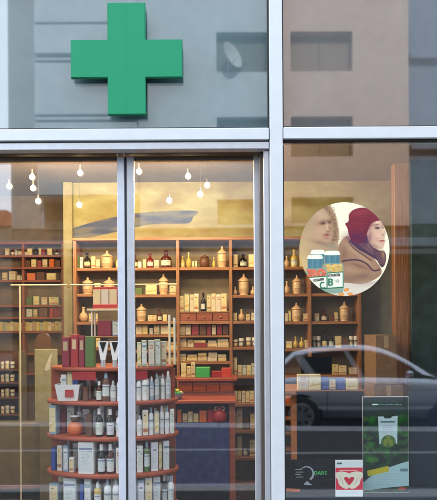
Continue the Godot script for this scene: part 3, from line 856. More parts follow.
	# two slim white tubes
	for k in 2:
		var st2 := thing("slim_tube", ["left slim cream tube standing on round display beside tall cartons", "right slim cream tube standing on round display beside tall cartons"][k], "tube", Vector3(X(169.5 + k * 5, 4.18), hs[5] + 0.001, CAM_Z - 4.18), 0, "slim cream tubes")
		part("body", cyl(0.0075, 0.30 - k * 0.02, 12), M.cream_metal, st2)
		part("cap", lathe([[0, 0.3 - k * 0.02], [0.008, 0.3 - k * 0.02], [0.008, 0.325 - k * 0.02], [0.006, 0.335 - k * 0.02], [0, 0.335 - k * 0.02]], 12), M.white, st2)

# ---------------------------------------------------------------- counter, recess and window corner
func counter() -> void:
	var t := thing("sales_counter", "red wood sales counter with navy front between round display and wall", "counter")
	var d1 := 5.05
	var x0 := X(165, d1)
	var x1 := X(236, d1)
	var xm := (x0 + x1) / 2
	var z1 := CAM_Z - d1
	part("upper_top", block(Vector3(X(237, 5.35) - X(176, 5.35), 0.028, 0.32), 0.004), M.board_orange, t, Vector3((X(237, 5.35) + X(176, 5.35)) / 2, H(378, 5.35) - 0.014, CAM_Z - 5.35 - 0.16))
	part("upper_body", block(Vector3(X(234, 5.4) - X(178, 5.4), 0.18, 0.26), 0.003), M.wood_red, t, Vector3((X(234, 5.4) + X(178, 5.4)) / 2, H(378, 5.35) - 0.12, CAM_Z - 5.4 - 0.13))
	for k in 4:
		var w := (X(233, 5.4) - X(179, 5.4)) / 4
		part("drawer_front", block(Vector3(w - 0.008, 0.085, 0.012), 0.003), M.wood_red, t, Vector3(X(179, 5.4) + w * (k + 0.5), H(387.5, 5.4) + 0.005, CAM_Z - 5.4 + 0.0065))
	part("ledge", block(Vector3(x1 - x0, 0.028, 0.36), 0.004), M.board_orange, t, Vector3(xm, H(400, d1) - 0.014, z1 - 0.16))
	var hl := H(400, d1) - 0.028
	part("left_side", block(Vector3(0.03, hl, 0.3), 0.002), M.wood_red, t, Vector3(x0 + 0.05, hl / 2, z1 - 0.17))
	part("right_side", block(Vector3(0.05, hl, 0.3), 0.002), M.wood_red, t, Vector3(x1 - 0.035, hl / 2, z1 - 0.17))
	var px0 := x0 + 0.066
	var px1 := x1 - 0.061
	var pm := (px0 + px1) / 2
	part("front_panel", block(Vector3(px1 - px0, 0.50, 0.02), 0.003), M.navy, t, Vector3(pm, 0.50, z1 - 0.02))
	part("tray", block(Vector3(px1 - px0, 0.018, 0.2), 0.002), M.navy, t, Vector3(pm, 0.76, z1 - 0.12))
	part("tray_back", block(Vector3(px1 - px0, 0.16, 0.01), 0.002), M.navy, t, Vector3(pm, 0.85, z1 - 0.21))
	part("toe_kick", block(Vector3(px1 - px0, 0.24, 0.02), 0.002), M.black_matte, t, Vector3(pm, 0.121, z1 - 0.06))
	# wares on the counter
	var g := "goods on the counter"
	var zt := CAM_Z - 5.47
	row("on top of the sales counter", g, H(378, 5.35) + 0.001, 5.45, 377, [[181, 186, 363, "carton", "cream"], [186.5, 190.5, 366, "carton", "yellow"], [191, 195, 362, "carton", "cream"], [196, 210, 367, "carton", "bright_green"], [211, 221, 371, "carton", "red"], [221.5, 231, 368, "carton", "vermilion"]])
	row("in the counter's navy tray", g, 0.7695, 5.12, 424.5, [[177, 181, 412, "carton", "orange"], [182, 187, 416, "carton", "sand"], [187.5, 192, 414, "carton", "yellow"], [193, 198, 416, "carton", "sand"], [199, 206, 413, "carton", "orange"], [207, 213, 412, "carton", "red"]])
	# red gift bag with bow
	var b := thing("gift_bag", "crumpled red gift bag with pale bow in front of navy counter", "bag", Vector3(X(219, 5.1), 0.7695, CAM_Z - 5.12))
	part("bag", lathe([[0, 0], [0.05, 0], [0.062, 0.02], [0.066, 0.06], [0.05, 0.095], [0.02, 0.112], [0.034, 0.13], [0, 0.122]], 11), M.red, b)
	for s in [-1.0, 1.0]:
		var tm := TorusMesh.new()
		tm.inner_radius = 0.014
		tm.outer_radius = 0.024
		tm.rings = 12
		tm.ring_segments = 8
		part("bow", tm, M.porcelain, b, Vector3(s * 0.022, 0.112, 0.03), Vector3(1.2, 0, s * 0.5))
	# bowl of green sweets
	var bw := thing("sweet_bowl", "glass bowl of green sweets on the counter ledge", "bowl", Vector3(X(175, 5.0), H(400, d1) + 0.001, CAM_Z - 5.13))
	part("bowl", lathe([[0, 0], [0.035, 0], [0.05, 0.02], [0.062, 0.05], [0.058, 0.05], [0.046, 0.024], [0, 0.006]]), M.pale_blue, bw)
	for k in 9:
		var s := SphereMesh.new()
		s.radius = 0.017
		s.height = 0.03
		s.radial_segments = 10
		s.rings = 6
		part("sweet", s, M.bright_green if k % 4 else M.yellow, bw, Vector3(cos(k * 2.4) * 0.036 * (1 if k < 7 else 0.3), 0.052 + (0.018 if k >= 7 else 0.0), sin(k * 2.4) * 0.036 * (1 if k < 7 else 0.3)))

func left_corner() -> void:
	# shelving in the deep recess on the left
	var t := thing("recess_shelving", "dim red wood shelving in the recess at far left", "shelving")
	var d := 6.75
	var xa := -2.46
	var xb := X(64, d)
	for x in [xa, X(23, d), xb - 0.015]:
		part("upright", block(Vector3(0.028, 2.5, 0.13), 0.002), M.wood_red, t, Vector3(x, 1.25, CAM_Z - d - 0.075))
	var lv := [241, 254, 266, 279, 304, 316, 330, 352, 372]
	for y in lv:
		part("shelf_board", block(Vector3(xb - xa - 0.04, 0.022, 0.15), 0.002), M.wood_red, t, Vector3((xa + xb) / 2, H(y, d) - 0.011, CAM_Z - d - 0.065))
	var g := "wares in the left recess"
	row("in top recess row", g, H(254, d) + 0.001, d + 0.05, 254, [[6, 10, 247, "carton", "sand"], [11, 15, 246, "bottle", "amber"], [28, 33, 247, "carton", "sand"], [34, 39, 244, "wide_jar", "dark_glass"], [42, 46, 248, "carton", "crimson"], [48, 53, 247, "carton", "sand"], [55, 60, 248, "bottle", "amber"]])
	row("in second recess row", g, H(266, d) + 0.001, d + 0.05, 266, [[26, 31, 259, "carton", "brown"], [32, 37, 258, "carton", "sand"], [38, 42, 259, "carton", "crimson"], [43, 48, 258, "carton", "sand"], [50, 55, 258, "carton", "orange"], [56, 61, 259, "carton", "brown"]])
	row("in third recess row", g, H(279, d) + 0.001, d + 0.05, 279, [[3, 8, 271, "carton", "sand"], [10, 17, 270, "carton", "sand"], [28, 36, 272, "carton", "orange"], [38, 46, 271, "carton", "brown"], [48, 58, 272, "carton", "sand"]])
	row("in fourth recess row", g, H(304, d) + 0.001, d + 0.05, 304, [[27, 33, 296, "carton", "green"], [34, 40, 295, "carton", "pale_green"], [42, 48, 296, "carton", "sand"], [50, 60, 296, "carton", "pale_green"]])
	row("in fifth recess row", g, H(316, d) + 0.001, d + 0.05, 316, [[27, 33, 308, "carton", "pale_green"], [34, 38, 308, "carton", "sand"], [40, 48, 307, "carton", "brown"], [50, 54, 305, "carton", "red"], [55, 61, 307, "carton", "crimson"]])
	var books := []
	for k in 17:
		books.append([-0.5 + k * 3.7, 2.9 + k * 3.7, 320.5 + (k * 7 % 3) * 0.5, "book", ["yellow", "pale_green", "yellow", "cream", "sand"][k % 5]])
	row("in recess row of bright booklets", g, H(330, d) + 0.001, d + 0.05, 330, books)
	# bar frame of a glass screen
	var s := thing("glass_screen", "cream tubular frame of a glass screen crossing the shop", "screen")
	var ds := 4.95
	var z := CAM_Z - ds
	part("top_rail", tube_between(Vector3(X(11, ds), H(284, ds), z), Vector3(X(177, ds), H(284, ds), z), 0.006), M.cream_metal, s)
	part("post", tube_between(Vector3(X(20, ds), 0, z), Vector3(X(20, ds), H(284, ds) - 0.006, z), 0.007), M.cream_metal, s)
	part("post", tube_between(Vector3(X(126, ds), 0, z), Vector3(X(126, ds), H(284, ds) - 0.006, z), 0.007), M.cream_metal, s)
	part("pane", plain_box(Vector3(X(125, ds) - X(21, ds), 1.2, 0.005)), M.glass, s, Vector3((X(125, ds) + X(21, ds)) / 2, H(284, ds) - 0.61, z))
	part("clamp", block(Vector3(0.02, 0.03, 0.025), 0.002), M.brass, s, Vector3(X(69, ds), H(285, ds), z))
	# cream board on a stand
	var b := thing("cream_board", "upright cream board standing in the dim left part of shop", "board", Vector3(X(46, 5.5), 0, CAM_Z - 5.5))
	part("panel", block(Vector3(0.2, H(348, 5.5) - H(421, 5.5), 0.03), 0.004), M.board_cream, b, Vector3(0, (H(348, 5.5) + H(421, 5.5)) / 2, 0))
	part("post", block(Vector3(0.12, H(421, 5.5), 0.03), 0.003), M.olive_panel, b, Vector3(0, H(421, 5.5) / 2, 0))
	part("foot", block(Vector3(0.26, 0.03, 0.26), 0.004), M.black_matte, b, Vector3(0, 0.0155, -0.0))
	var fig := catmull([Vector2(-0.02, -0.06), Vector2(0.0, 0.0), Vector2(0.03, 0.07), Vector2(0.05, 0.08), Vector2(0.035, 0.02), Vector2(0.02, -0.06)], true, 4)
	part("print", prism(fig, 0.002), M.white, b, Vector3(0.01, H(362, 5.5), 0.0165))
	# chair with a dark rounded back
	var c := thing("office_chair", "dark chair with rounded backrest behind the cream board", "chair", Vector3(X(45, 6.1), 0, CAM_Z - 6.05))
	var ol := catmull([Vector2(-0.075, -0.16), Vector2(-0.085, -0.02), Vector2(-0.06, 0.1), Vector2(0, 0.135), Vector2(0.06, 0.1), Vector2(0.085, -0.02), Vector2(0.075, -0.16)], true, 5)
	part("backrest", prism(ol, 0.05), M.brown, c, Vector3(0, H(332, 6.05) - 0.135, 0))
	part("seat", lathe([[0, 0.5], [0.17, 0.5], [0.19, 0.53], [0.18, 0.56], [0, 0.565]], 24), M.brown, c, Vector3(0, 0.0, 0.16))
	part("spine", block(Vector3(0.05, H(332, 6.05) - 0.28 - 0.53, 0.03), 0.004), M.black_matte, c, Vector3(0, (H(332, 6.05) - 0.28 + 0.53) / 2, -0.01))
	part("column", cyl(0.025, 0.46, 12), M.black_matte, c, Vector3(0, 0.04, 0.16))
	for k in 5:
		var a := TAU * k / 5
		part("leg", tube_between(Vector3(0, 0.05, 0.16), Vector3(cos(a) * 0.2, 0.03, 0.16 + sin(a) * 0.2), 0.016), M.black_matte, c)
	# small shelf of bottles at the very left
	var sd := 5.9
	var q := thing("bottle_stand", "small dark shelf stand of little pots at left edge", "shelf stand")
	var qx0 := X(-16, sd)
	var qx1 := X(19, sd)
	for x in [qx0, qx1]:
		part("side", block(Vector3(0.02, 1.33, 0.2), 0.002), M.olive_panel, q, Vector3(x, 0.665, CAM_Z - sd - 0.1))
	part("back", block(Vector3(qx1 - qx0 - 0.02, 1.3, 0.01), 0.001), M.brown, q, Vector3((qx0 + qx1) / 2, 0.665, CAM_Z - sd - 0.195))
	var qi := 0
	for y in [368, 381, 396, 413]:
		part("shelf_board", block(Vector3(qx1 - qx0 - 0.02, 0.018, 0.19), 0.002), M.brown, q, Vector3((qx0 + qx1) / 2, H(y, sd) - 0.009, CAM_Z - sd - 0.095))
		row("on %s shelf of left bottle stand" % ["top", "second", "third", "lowest"][qi], "pots on the left stand", H(y, sd) + 0.001, sd + 0.05, y, [[0.5, 4, y - 7, "pot", "sand"], [5, 9, y - 8, "pot", "pale_green"], [10, 14.5, y - 7, "pot", "brown"]])
		qi += 1
	# low olive cabinet with orange plinth
	var k2 := thing("low_cabinet", "low olive cabinet with orange base board at lower left", "cabinet")
	var kd := 5.62
	var kx0 := X(-12, kd)
	var kx1 := X(55, kd)
	var kh := H(422, kd)
	part("body", block(Vector3(kx1 - kx0, kh - 0.14, 0.22), 0.003), M.olive_panel, k2, Vector3((kx0 + kx1) / 2, 0.13 + (kh - 0.14) / 2, CAM_Z - kd - 0.12))
	part("plinth", block(Vector3(kx1 - kx0 + 0.02, 0.035, 0.26), 0.004), M.wood, k2, Vector3((kx0 + kx1) / 2, 0.11, CAM_Z - kd - 0.12))
	part("base", block(Vector3(kx1 - kx0 - 0.02, 0.09, 0.2), 0.004), M.black_matte, k2, Vector3((kx0 + kx1) / 2, 0.046, CAM_Z - kd - 0.12))

func window_corner() -> void:
	# display ledge behind the window
	var t := thing("window_ledge", "grey display ledge behind the lower edge of right window", "ledge")
	part("top", block(Vector3(1.9, 0.03, 0.62), 0.004), M.slate, t, Vector3(1.33, 0.548, -0.42))
	part("front", block(Vector3(1.9, 0.53, 0.03), 0.003), M.slate, t, Vector3(1.33, 0.265, -0.125))
	var y := 0.564
	var d := 3.66
	# dark poster with ring emblem
	var p := thing("dark_poster", "black poster with grey ring emblem and green lettering on window ledge", "poster", Vector3(X(310, d), y, CAM_Z - d))
	var ph := H(460, d) - y
	var pw := X(336, d) - X(284.5, d)
	part("sheet", block(Vector3(pw, ph, 0.006), 0.001), M.black_matte, p, Vector3(0, ph / 2, 0))
	var ring := PackedVector2Array()
	var rin := PackedVector2Array()
	for k in 15:
		var a := deg_to_rad(150.0 - k * 15.0)
		var thick := 0.004 + 0.010 * float(k) / 14.0
		ring.append(Vector2(cos(a), sin(a)) * 0.045)
		rin.append(Vector2(cos(a), sin(a)) * (0.045 - thick))
	rin.reverse()
	ring.append_array(rin)
	mat("emblem_grey", lin(0.3, 0.34, 0.36), 0.5)
	part("emblem", prism(ring, 0.002), M.emblem_grey, p, Vector3(-0.025, ph * 0.60, 0.0042))
	part("emblem", prism(catmull([Vector2(-0.02, -0.012), Vector2(0.0, 0.006), Vector2(0.016, -0.008), Vector2(0.028, -0.014), Vector2(0.0, -0.016)], true, 4), 0.002), M.emblem_grey, p, Vector3(-0.022, ph * 0.36, 0.0042))
	text(p, "OARS", 0.030, M.bright_green, Vector3(0.056, ph * 0.62, 0.0045))
	for k in 4:
		part("small_print", plain_box(Vector3(0.035 + 0.01 * (k % 2), 0.004, 0.001)), M.emblem_grey, p, Vector3(-0.075 + 0.008 * (k % 2), ph * (0.72 - 0.07 * k), 0.004))
	part("strip", block(Vector3(0.08, 0.018, 0.002), 0.0005), M.orange, p, Vector3(-pw / 2 + 0.045, ph * 0.14, 0.0045), Vector3(0, 0, -0.06))
	# white and red card with two hands round a heart
	var c := thing("heart_card", "white and red card of two hands forming a heart on window ledge", "poster", Vector3(X(348, 3.62), y, CAM_Z - 3.615))
	var ch := H(460.5, 3.62) - y
	var cw := X(362, 3.62) - X(334.5, 3.62)
	part("sheet", block(Vector3(cw, ch, 0.005), 0.001), M.white, c, Vector3(0, ch / 2, 0))
	part("print", quad_uv(cw * 0.98, ch * 0.98), heart_print(), c, Vector3(0, ch / 2, 0.0032))
	# green poster
	var g := thing("green_poster", "tall green poster with white carton and white curve in right window", "poster", Vector3(X(385, 3.7), y, CAM_Z - 3.7))
	var gh := H(397.5, 3.7) - y
	var gw := X(408, 3.7) - X(362, 3.7)
	part("sheet", block(Vector3(gw, gh, 0.005), 0.001), M.white, g, Vector3(0, gh / 2, 0))
	part("print", quad_uv(gw * 0.99, gh * 0.99), green_print(), g, Vector3(0, gh / 2, 0.0032))
	# black board behind
	var b := thing("black_board", "large glossy black board behind the posters in right window", "board", Vector3(X(329.5, 3.9), y, CAM_Z - 3.9))
	var bh := H(394, 3.9) - y
	var bw := X(363, 3.9) - X(296.5, 3.9)
	part("panel", block(Vector3(bw, bh, 0.02), 0.003), M.black, b, Vector3(0, bh / 2, 0))
	part("frame", block(Vector3(bw + 0.004, 0.012, 0.026), 0.002), M.black_matte, b, Vector3(0, bh + 0.0065, 0))
	var e := thing("slate_panel", "plain dark slate panel at right edge behind the window", "panel", Vector3(X(430, 3.85), y, CAM_Z - 3.85))
	var eh := H(391, 3.85) - y
	part("panel", block(Vector3(X(452, 3.85) - X(409, 3.85), eh, 0.02), 0.003), M.slate, e, Vector3(0, eh / 2, 0))
	part("cap", block(Vector3(X(452, 3.85) - X(409, 3.85), 0.014, 0.03), 0.002), M.black_matte, e, Vector3(0, eh + 0.0075, 0))
	# desk with a screen and cartons
	var dd := 4.45
	var hd := H(391, dd)
	var k := thing("window_desk", "orange wood desk behind the black board", "desk")
	part("top", block(Vector3(X(366, dd) - X(283, dd), 0.03, 0.5), 0.004), M.wood, k, Vector3((X(366, dd) + X(283, dd)) / 2, hd - 0.015, CAM_Z - dd - 0.25))
	for px in [300, 360]:
		part("side", block(Vector3(0.03, hd - 0.031, 0.46), 0.003), M.wood_upright, k, Vector3(X(px, dd), (hd - 0.031) / 2, CAM_Z - dd - 0.25))
	part("modesty_panel", block(Vector3(X(359, dd) - X(301, dd), 0.5, 0.02), 0.003), M.wood_red, k, Vector3((X(359, dd) + X(301, dd)) / 2, hd - 0.29, CAM_Z - dd - 0.44))
	var s := thing("monitor", "small black screen on the desk behind right window", "monitor", Vector3(X(316, 4.7), hd, CAM_Z - 4.7), 0.12)
	part("screen", block(Vector3(0.24, 0.13, 0.018), 0.004), M.black, s, Vector3(0, 0.165, 0))
	part("stem", block(Vector3(0.04, 0.1, 0.015), 0.003), M.black_matte, s, Vector3(0, 0.055, -0.018))
	part("foot", block(Vector3(0.14, 0.012, 0.1), 0.003), M.black_matte, s, Vector3(0, 0.007, -0.01))
	row("on desk behind right window", "cartons on the desk", hd + 0.001, 4.5, 390.5, [[297, 308, 375, "carton", "cream"], [308.5, 320, 375, "carton", "cream"], [321, 328, 378, "carton", "blue"], [328.5, 335, 380, "carton", "pale_blue"], [336, 344, 379, "carton", "blue"], [345, 357, 380, "carton", "cream"]])
	# stacked shipping cartons
	var cd := 5.2
	var y0 := 0.0
	var n := 0
	for q in [[372, 404, 0.38], [371, 402, 0.33], [373, 403, 0.34], [374, 396, 0.42]]:
		var bx := thing("shipping_box", "brown shipping box, %s from the floor in stack by wooden post" % ORD[n], "box", Vector3(X((q[0] + q[1]) / 2.0, cd), y0, CAM_Z - cd - 0.16), 0.04 * (n - 1), "stack of brown shipping boxes")
		var w: float = X(q[1], cd) - X(q[0], cd)
		part("body", block(Vector3(w, q[2], 0.3), 0.004), M.carton_board, bx, Vector3(0, q[2] / 2, 0))
		part("tape", block(Vector3(0.04, q[2] * 0.25, 0.001), 0.0003), M.sand, bx, Vector3(0, q[2] * 0.86, 0.1512))
		part("tape", block(Vector3(0.04, 0.001, 0.29), 0.0003), M.sand, bx, Vector3(0, q[2] + 0.0006, 0))
		y0 += q[2] + 0.0025
		n += 1
	# wooden post and dark teal partition
	var po := thing("wooden_post", "tall reddish wooden post beside the dark teal partition", "post", Vector3(X(401, 5.6), 0, CAM_Z - 5.6))
	part("shaft", block(Vector3(0.14, 3.012, 0.1), 0.006), M.wood_upright, po, Vector3(0, 1.506, 0))
	part("trim", block(Vector3(0.016, 3.012, 0.03), 0.003), M.cream_metal, po, Vector3(0.081, 1.506, 0.036))
	var pa := thing("teal_partition", "dark teal partition wall at far right behind window", "partition", Vector3(X(412, 5.45) + 0.35, 0, CAM_Z - 5.52))
	part("panel", block(Vector3(0.68, 3.012, 0.05), 0.004), M.teal, pa, Vector3(0.0, 1.506, 0))
	part("rail", block(Vector3(0.68, 0.06, 0.02), 0.003), M.teal, pa, Vector3(0, 1.0, 0.036))

func text(parent: Node, words: String, size: float, m: Material, at: Vector3, turn := 0.0, squeeze := 1.0) -> MeshInstance3D:
	var f := SystemFont.new()
	f.font_names = PackedStringArray(["Droid Sans"])
	f.font_weight = 700
	var tm := TextMesh.new()
	tm.text = words
	tm.font = f
	tm.font_size = 48
	tm.pixel_size = size / 48.0
	tm.depth = 0.0012
	tm.curve_step = 1.0
	var o := part("lettering", tm, m, parent, at, Vector3(0, 0, turn))
	o.scale.x = squeeze
	return o

func heart_print() -> StandardMaterial3D:
	var im := Image.create(224, 300, false, Image.FORMAT_RGB8)
	im.fill(Color(0.80, 0.84, 0.84))
	var red := Color(0.78, 0.16, 0.24)
	var skin := Color(0.84, 0.83, 0.74)
	im.fill_rect(Rect2i(0, 60, 224, 186), red)
	im.fill_rect(Rect2i(12, 18, 40, 14), Color(0.3, 0.35, 0.4))
	im.fill_rect(Rect2i(28, 78, 150, 10), Color(0.9, 0.6, 0.62))
	for r in 2:
		im.fill_rect(Rect2i(30, 262 + r * 14, 150, 4), Color(0.7, 0.76, 0.78))
	for s in [-1.0, 1.0]:
		var hand := []
		for p in [[112, 110], [76, 96], [40, 92], [0, 104], [0, 136], [16, 160], [28, 200], [60, 228], [92, 236], [112, 224], [112, 206], [94, 190], [80, 170], [70, 150], [76, 140], [94, 138], [112, 152]]:
			hand.append(Vector2(112 + s * (112 - p[0]), p[1]))
		fill(im, catmull(hand, true, 5), skin)
		for k in 3:
			stroke(im, catmull([Vector2(112 + s * (106 - k * 4), 128 + k * 16), Vector2(112 + s * (76 - k * 5), 132 + k * 20), Vector2(112 + s * (52 - k * 6), 176 + k * 14)], false, 5), 2.0, Color(0.68, 0.62, 0.55))
	var heart := catmull([Vector2(112, 152), Vector2(96, 138), Vector2(76, 142), Vector2(72, 156), Vector2(84, 176), Vector2(112, 206), Vector2(140, 176), Vector2(152, 156), Vector2(148, 142), Vector2(128, 138)], true, 5)
	fill(im, heart, Color(0.74, 0.13, 0.2))
	grain(im, 0.012)
	im.resize(112, 150, Image.INTERPOLATE_LANCZOS)
	return picture("heart_print", im, 0.4)

func green_print() -> StandardMaterial3D:
	var w := 280
	var h := 600
	var im := Image.create(w, h, false, Image.FORMAT_RGB8)
	var n := FastNoiseLite.new()
	n.seed = 5
	n.frequency = 0.012
	n.fractal_octaves = 3
	for y in h:
		for x in w:
			var v := n.get_noise_2d(x, y) * 0.5 + 0.5
			var c := Color(0.01, 0.09, 0.07).lerp(Color(0.09, 0.33, 0.09), clampf(v * 2.2 - 0.75, 0, 1))
			if y < 110:
				c = c.lerp(Color(0.01, 0.13, 0.10), 0.75)
			im.set_pixel(x, y, c)
	# blurred leaves
	for k in 26:
		var cx := rng.randf_range(0, w)
		var cy := rng.randf_range(130, 420)
		fill(im, oval(cx, cy, rng.randf_range(14, 34), rng.randf_range(8, 16), rng.randf_range(-1, 1)), Color(0.14, 0.46, 0.08, 0.45) if k % 3 else Color(0.42, 0.56, 0.18, 0.4))
	im = soften(im, 8)
	im.fill_rect(Rect2i(58, 42, 34, 9), Color(0.8, 0.9, 0.86))
	var x0 := 96
	while x0 < 236:
		var l := rng.randi_range(5, 22)
		im.fill_rect(Rect2i(x0, 44, mini(l, 236 - x0), 5), Color(0.42, 0.6, 0.54))
		x0 += l + 5
	# white carton
	var box := PackedVector2Array([Vector2(92, 122), Vector2(128, 122), Vector2(132, 134), Vector2(172, 134), Vector2(178, 122), Vector2(214, 118), Vector2(210, 300), Vector2(176, 262), Vector2(140, 268), Vector2(100, 300)])
	fill(im, box, Color(0.66, 0.74, 0.74))
	im.fill_rect(Rect2i(108, 152, 88, 9), Color(0.25, 0.38, 0.36))
	for r in 4:
		im.fill_rect(Rect2i(120, 176 + r * 14, 60, 4), Color(0.55, 0.62, 0.64))
	fill(im, oval(156, 280, 44, 40), Color(0.25, 0.38, 0.16))
	for e in [[138, 286], [172, 288], [156, 262]]:
		fill(im, oval(e[0], e[1], 12, 22), Color(0.42, 0.48, 0.16))
	# white curve with fine print, yellow tag, red corner
	var cv := catmull([Vector2(-2, 540), Vector2(60, 490), Vector2(140, 452), Vector2(220, 422), Vector2(284, 404)], false, 8)
	cv.append_array(PackedVector2Array([Vector2(284, 560), Vector2(150, 572), Vector2(-2, 590)]))
	fill(im, cv, Color(0.58, 0.70, 0.70))
	for r in 5:
		im.fill_rect(Rect2i(110 + r * -10, 486 + r * 16, 120, 3), Color(0.52, 0.62, 0.64))
	im.fill_rect(Rect2i(228, 452, 48, 18), Color(0.35, 0.45, 0.47))
	fill(im, PackedVector2Array([Vector2(24, 464), Vector2(156, 434), Vector2(156, 470), Vector2(28, 500)]), Color(0.66, 0.62, 0.08))
	fill(im, oval(240, 578, 26, 10), Color(0.6, 0.2, 0.14))
	grain(im, 0.012)
	im.resize(w / 2, h / 2, Image.INTERPOLATE_LANCZOS)
	return picture("green_print", im, 0.4)

func blob(img: Image, c: Vector2, rx: float, ry: float, turn: float, col: Color, a: float) -> void:
	# soft airbrush dab
	var R := maxf(rx, ry) * 2.2
	for y in range(maxi(0, int(c.y - R)), mini(img.get_height(), int(c.y + R))):
		for x in range(maxi(0, int(c.x - R)), mini(img.get_width(), int(c.x + R))):
			var p := (Vector2(x, y) - c).rotated(-turn)
			var q := (p.x * p.x) / (rx * rx) + (p.y * p.y) / (ry * ry)
			if q < 5.0:
				img.set_pixel(x, y, img.get_pixel(x, y).lerp(col, a * exp(-q)))

func sticker() -> void:
	# round advertising print stuck on the right window: a photo of two people in winter clothes, and vitamin bottles
	var W := 620
	var im := Image.create(W, W, false, Image.FORMAT_RGB8)
	im.fill(Color(0.93, 0.915, 0.86))
	var k := W / 91.0
	var z := k / 4.37
	# a: points given in zoomed pixels of the round print (437 px over 100)
	var a := func(list: Array) -> Array:
		var out := []
		for p in list:
			out.append(Vector2((295 + p[0] / 4.37 - 299.4) * k, (195 + p[1] / 4.37 - 204.3) * k))
		return out
	var dab := func(x: float, y: float, rx: float, ry: float, turn: float, col: Color, al: float) -> void:
		blob(im, a.call([[x, y]])[0], rx * z, ry * z, turn, col, al)
	# left person, washed out by the light behind
	fill(im, catmull(a.call([[0, 330], [10, 200], [40, 125], [75, 78], [115, 48], [150, 52], [180, 95], [192, 150], [194, 190], [190, 220], [205, 290], [215, 400], [100, 470], [0, 460]]), true, 6), Color(0.70, 0.58, 0.49))
	im = soften(im, 6)
	dab.call(30, 300, 50, 100, 0.2, Color(0.82, 0.72, 0.52), 0.8)
	dab.call(60, 110, 34, 44, 0.4, Color(0.64, 0.57, 0.45), 0.8)
	dab.call(100, 250, 60, 30, 0.0, Color(0.68, 0.57, 0.46), 0.8)
	# hood edge in shade, right of the face
	for e in [[124, 58, 20, 7, 0.5], [148, 76, 18, 8, 0.95], [166, 104, 18, 8, 1.2], [175, 136, 18, 8, 1.4], [178, 168, 18, 8, 1.6], [170, 200, 16, 10, 2.0]]:
		dab.call(e[0], e[1], e[2], e[3], e[4], Color(0.40, 0.29, 0.23), 0.8)
	# forehead, cheek, chin
	dab.call(112, 96, 30, 20, 0.4, Color(0.76, 0.63, 0.55), 0.8)
	dab.call(112, 165, 26, 26, 0.0, Color(0.75, 0.60, 0.51), 0.8)
	dab.call(140, 204, 18, 8, 0.0, Color(0.72, 0.57, 0.48), 0.8)
	dab.call(118, 214, 44, 8, 0.25, Color(0.52, 0.41, 0.34), 0.7)
	# brow and eye sockets, nose, mouth
	dab.call(122, 126, 20, 8, -0.25, Color(0.46, 0.32, 0.28), 0.9)
	dab.call(153, 122, 12, 8, 0.15, Color(0.42, 0.29, 0.26), 0.9)
	dab.call(126, 131, 9, 3, -0.1, Color(0.20, 0.13, 0.12), 0.9)
	dab.call(155, 127, 6, 3, 0.1, Color(0.18, 0.12, 0.11), 0.9)
	dab.call(143, 146, 6, 18, -0.25, Color(0.80, 0.66, 0.57), 0.9)
	dab.call(153, 152, 5, 14, -0.3, Color(0.56, 0.41, 0.35), 0.8)
	dab.call(146, 165, 8, 3, 0.0, Color(0.46, 0.31, 0.27), 0.9)
	dab.call(140, 178, 14, 4, -0.1, Color(0.46, 0.22, 0.21), 1.0)
	dab.call(140, 187, 11, 4, -0.05, Color(0.68, 0.42, 0.38), 0.9)
	dab.call(140, 195, 10, 3, 0.0, Color(0.58, 0.44, 0.37), 0.7)
	dab.call(166, 228, 30, 16, 0.2, Color(0.56, 0.52, 0.47), 0.8)
	# fur edge of the hood
	for s in 240:
		var u := rng.randf()
		var bx := 128 + 60 * sqrt(u) - 14 * u + rng.randf_range(-10, 8)
		var by := 48 + 165 * u + rng.randf_range(-8, 8)
		var ang := -0.9 + 1.5 * u + rng.randf_range(-0.5, 0.5)
		var p: Array = a.call([[bx, by], [bx + cos(ang) * rng.randf_range(8, 24), by + sin(ang) * 16 - 4]])
		stroke(im, PackedVector2Array(p), rng.randf_range(1.5, 3.5), Color(0.42, 0.31, 0.24).lerp(Color(0.74, 0.62, 0.50), rng.randf()) * Color(1, 1, 1, 0.6))
	# woman: coat and hood
	fill(im, catmull(a.call([[190, 240], [204, 206], [228, 184], [245, 196], [275, 225], [318, 250], [352, 285], [380, 325], [376, 350], [345, 372], [300, 388], [225, 386], [198, 330]]), true, 6), Color(0.60, 0.47, 0.39))
	for e in [[225, 215, 16, 30, -0.5, 0.72, 0.59, 0.49], [262, 250, 40, 10, 0.6, 0.70, 0.57, 0.48], [310, 285, 36, 9, 0.6, 0.69, 0.56, 0.47], [215, 260, 14, 40, 0.1, 0.50, 0.38, 0.33], [250, 330, 50, 14, 0.2, 0.66, 0.53, 0.45], [300, 355, 60, 12, -0.1, 0.48, 0.37, 0.33], [230, 365, 40, 14, 0.0, 0.52, 0.41, 0.36], [345, 345, 24, 12, -0.4, 0.63, 0.50, 0.43], [280, 310, 40, 7, 0.35, 0.47, 0.35, 0.32]]:
		dab.call(e[0], e[1], e[2], e[3], e[4], Color(e[5], e[6], e[7]), 0.75)
	stroke(im, catmull(a.call([[207, 292], [240, 286], [280, 287], [315, 302], [345, 331], [376, 326]]), false, 8), 9, Color(0.27, 0.17, 0.27))
	stroke(im, catmull(a.call([[236, 206], [262, 238], [300, 264], [338, 290]]), false, 8), 8, Color(0.38, 0.26, 0.29))
	# hair
	fill(im, catmull(a.call([[240, 200], [290, 205], [318, 180], [332, 200], [345, 232], [372, 246], [394, 258], [396, 284], [380, 300], [352, 282], [318, 262], [275, 238]]), true, 6), Color(0.28, 0.19, 0.30))
	for s in 40:
		var u := rng.randf()
		var p: Array = a.call([[262 + 60 * u, 206 + 12 * u], [300 + 55 * u, 236 + 14 * u], [345 + 46 * u, 262 + 30 * u * rng.randf()]])
		stroke(im, catmull(p, false, 4), 1.6, Color(0.45, 0.31, 0.38, 0.5) if s % 3 else Color(0.58, 0.44, 0.42, 0.5))
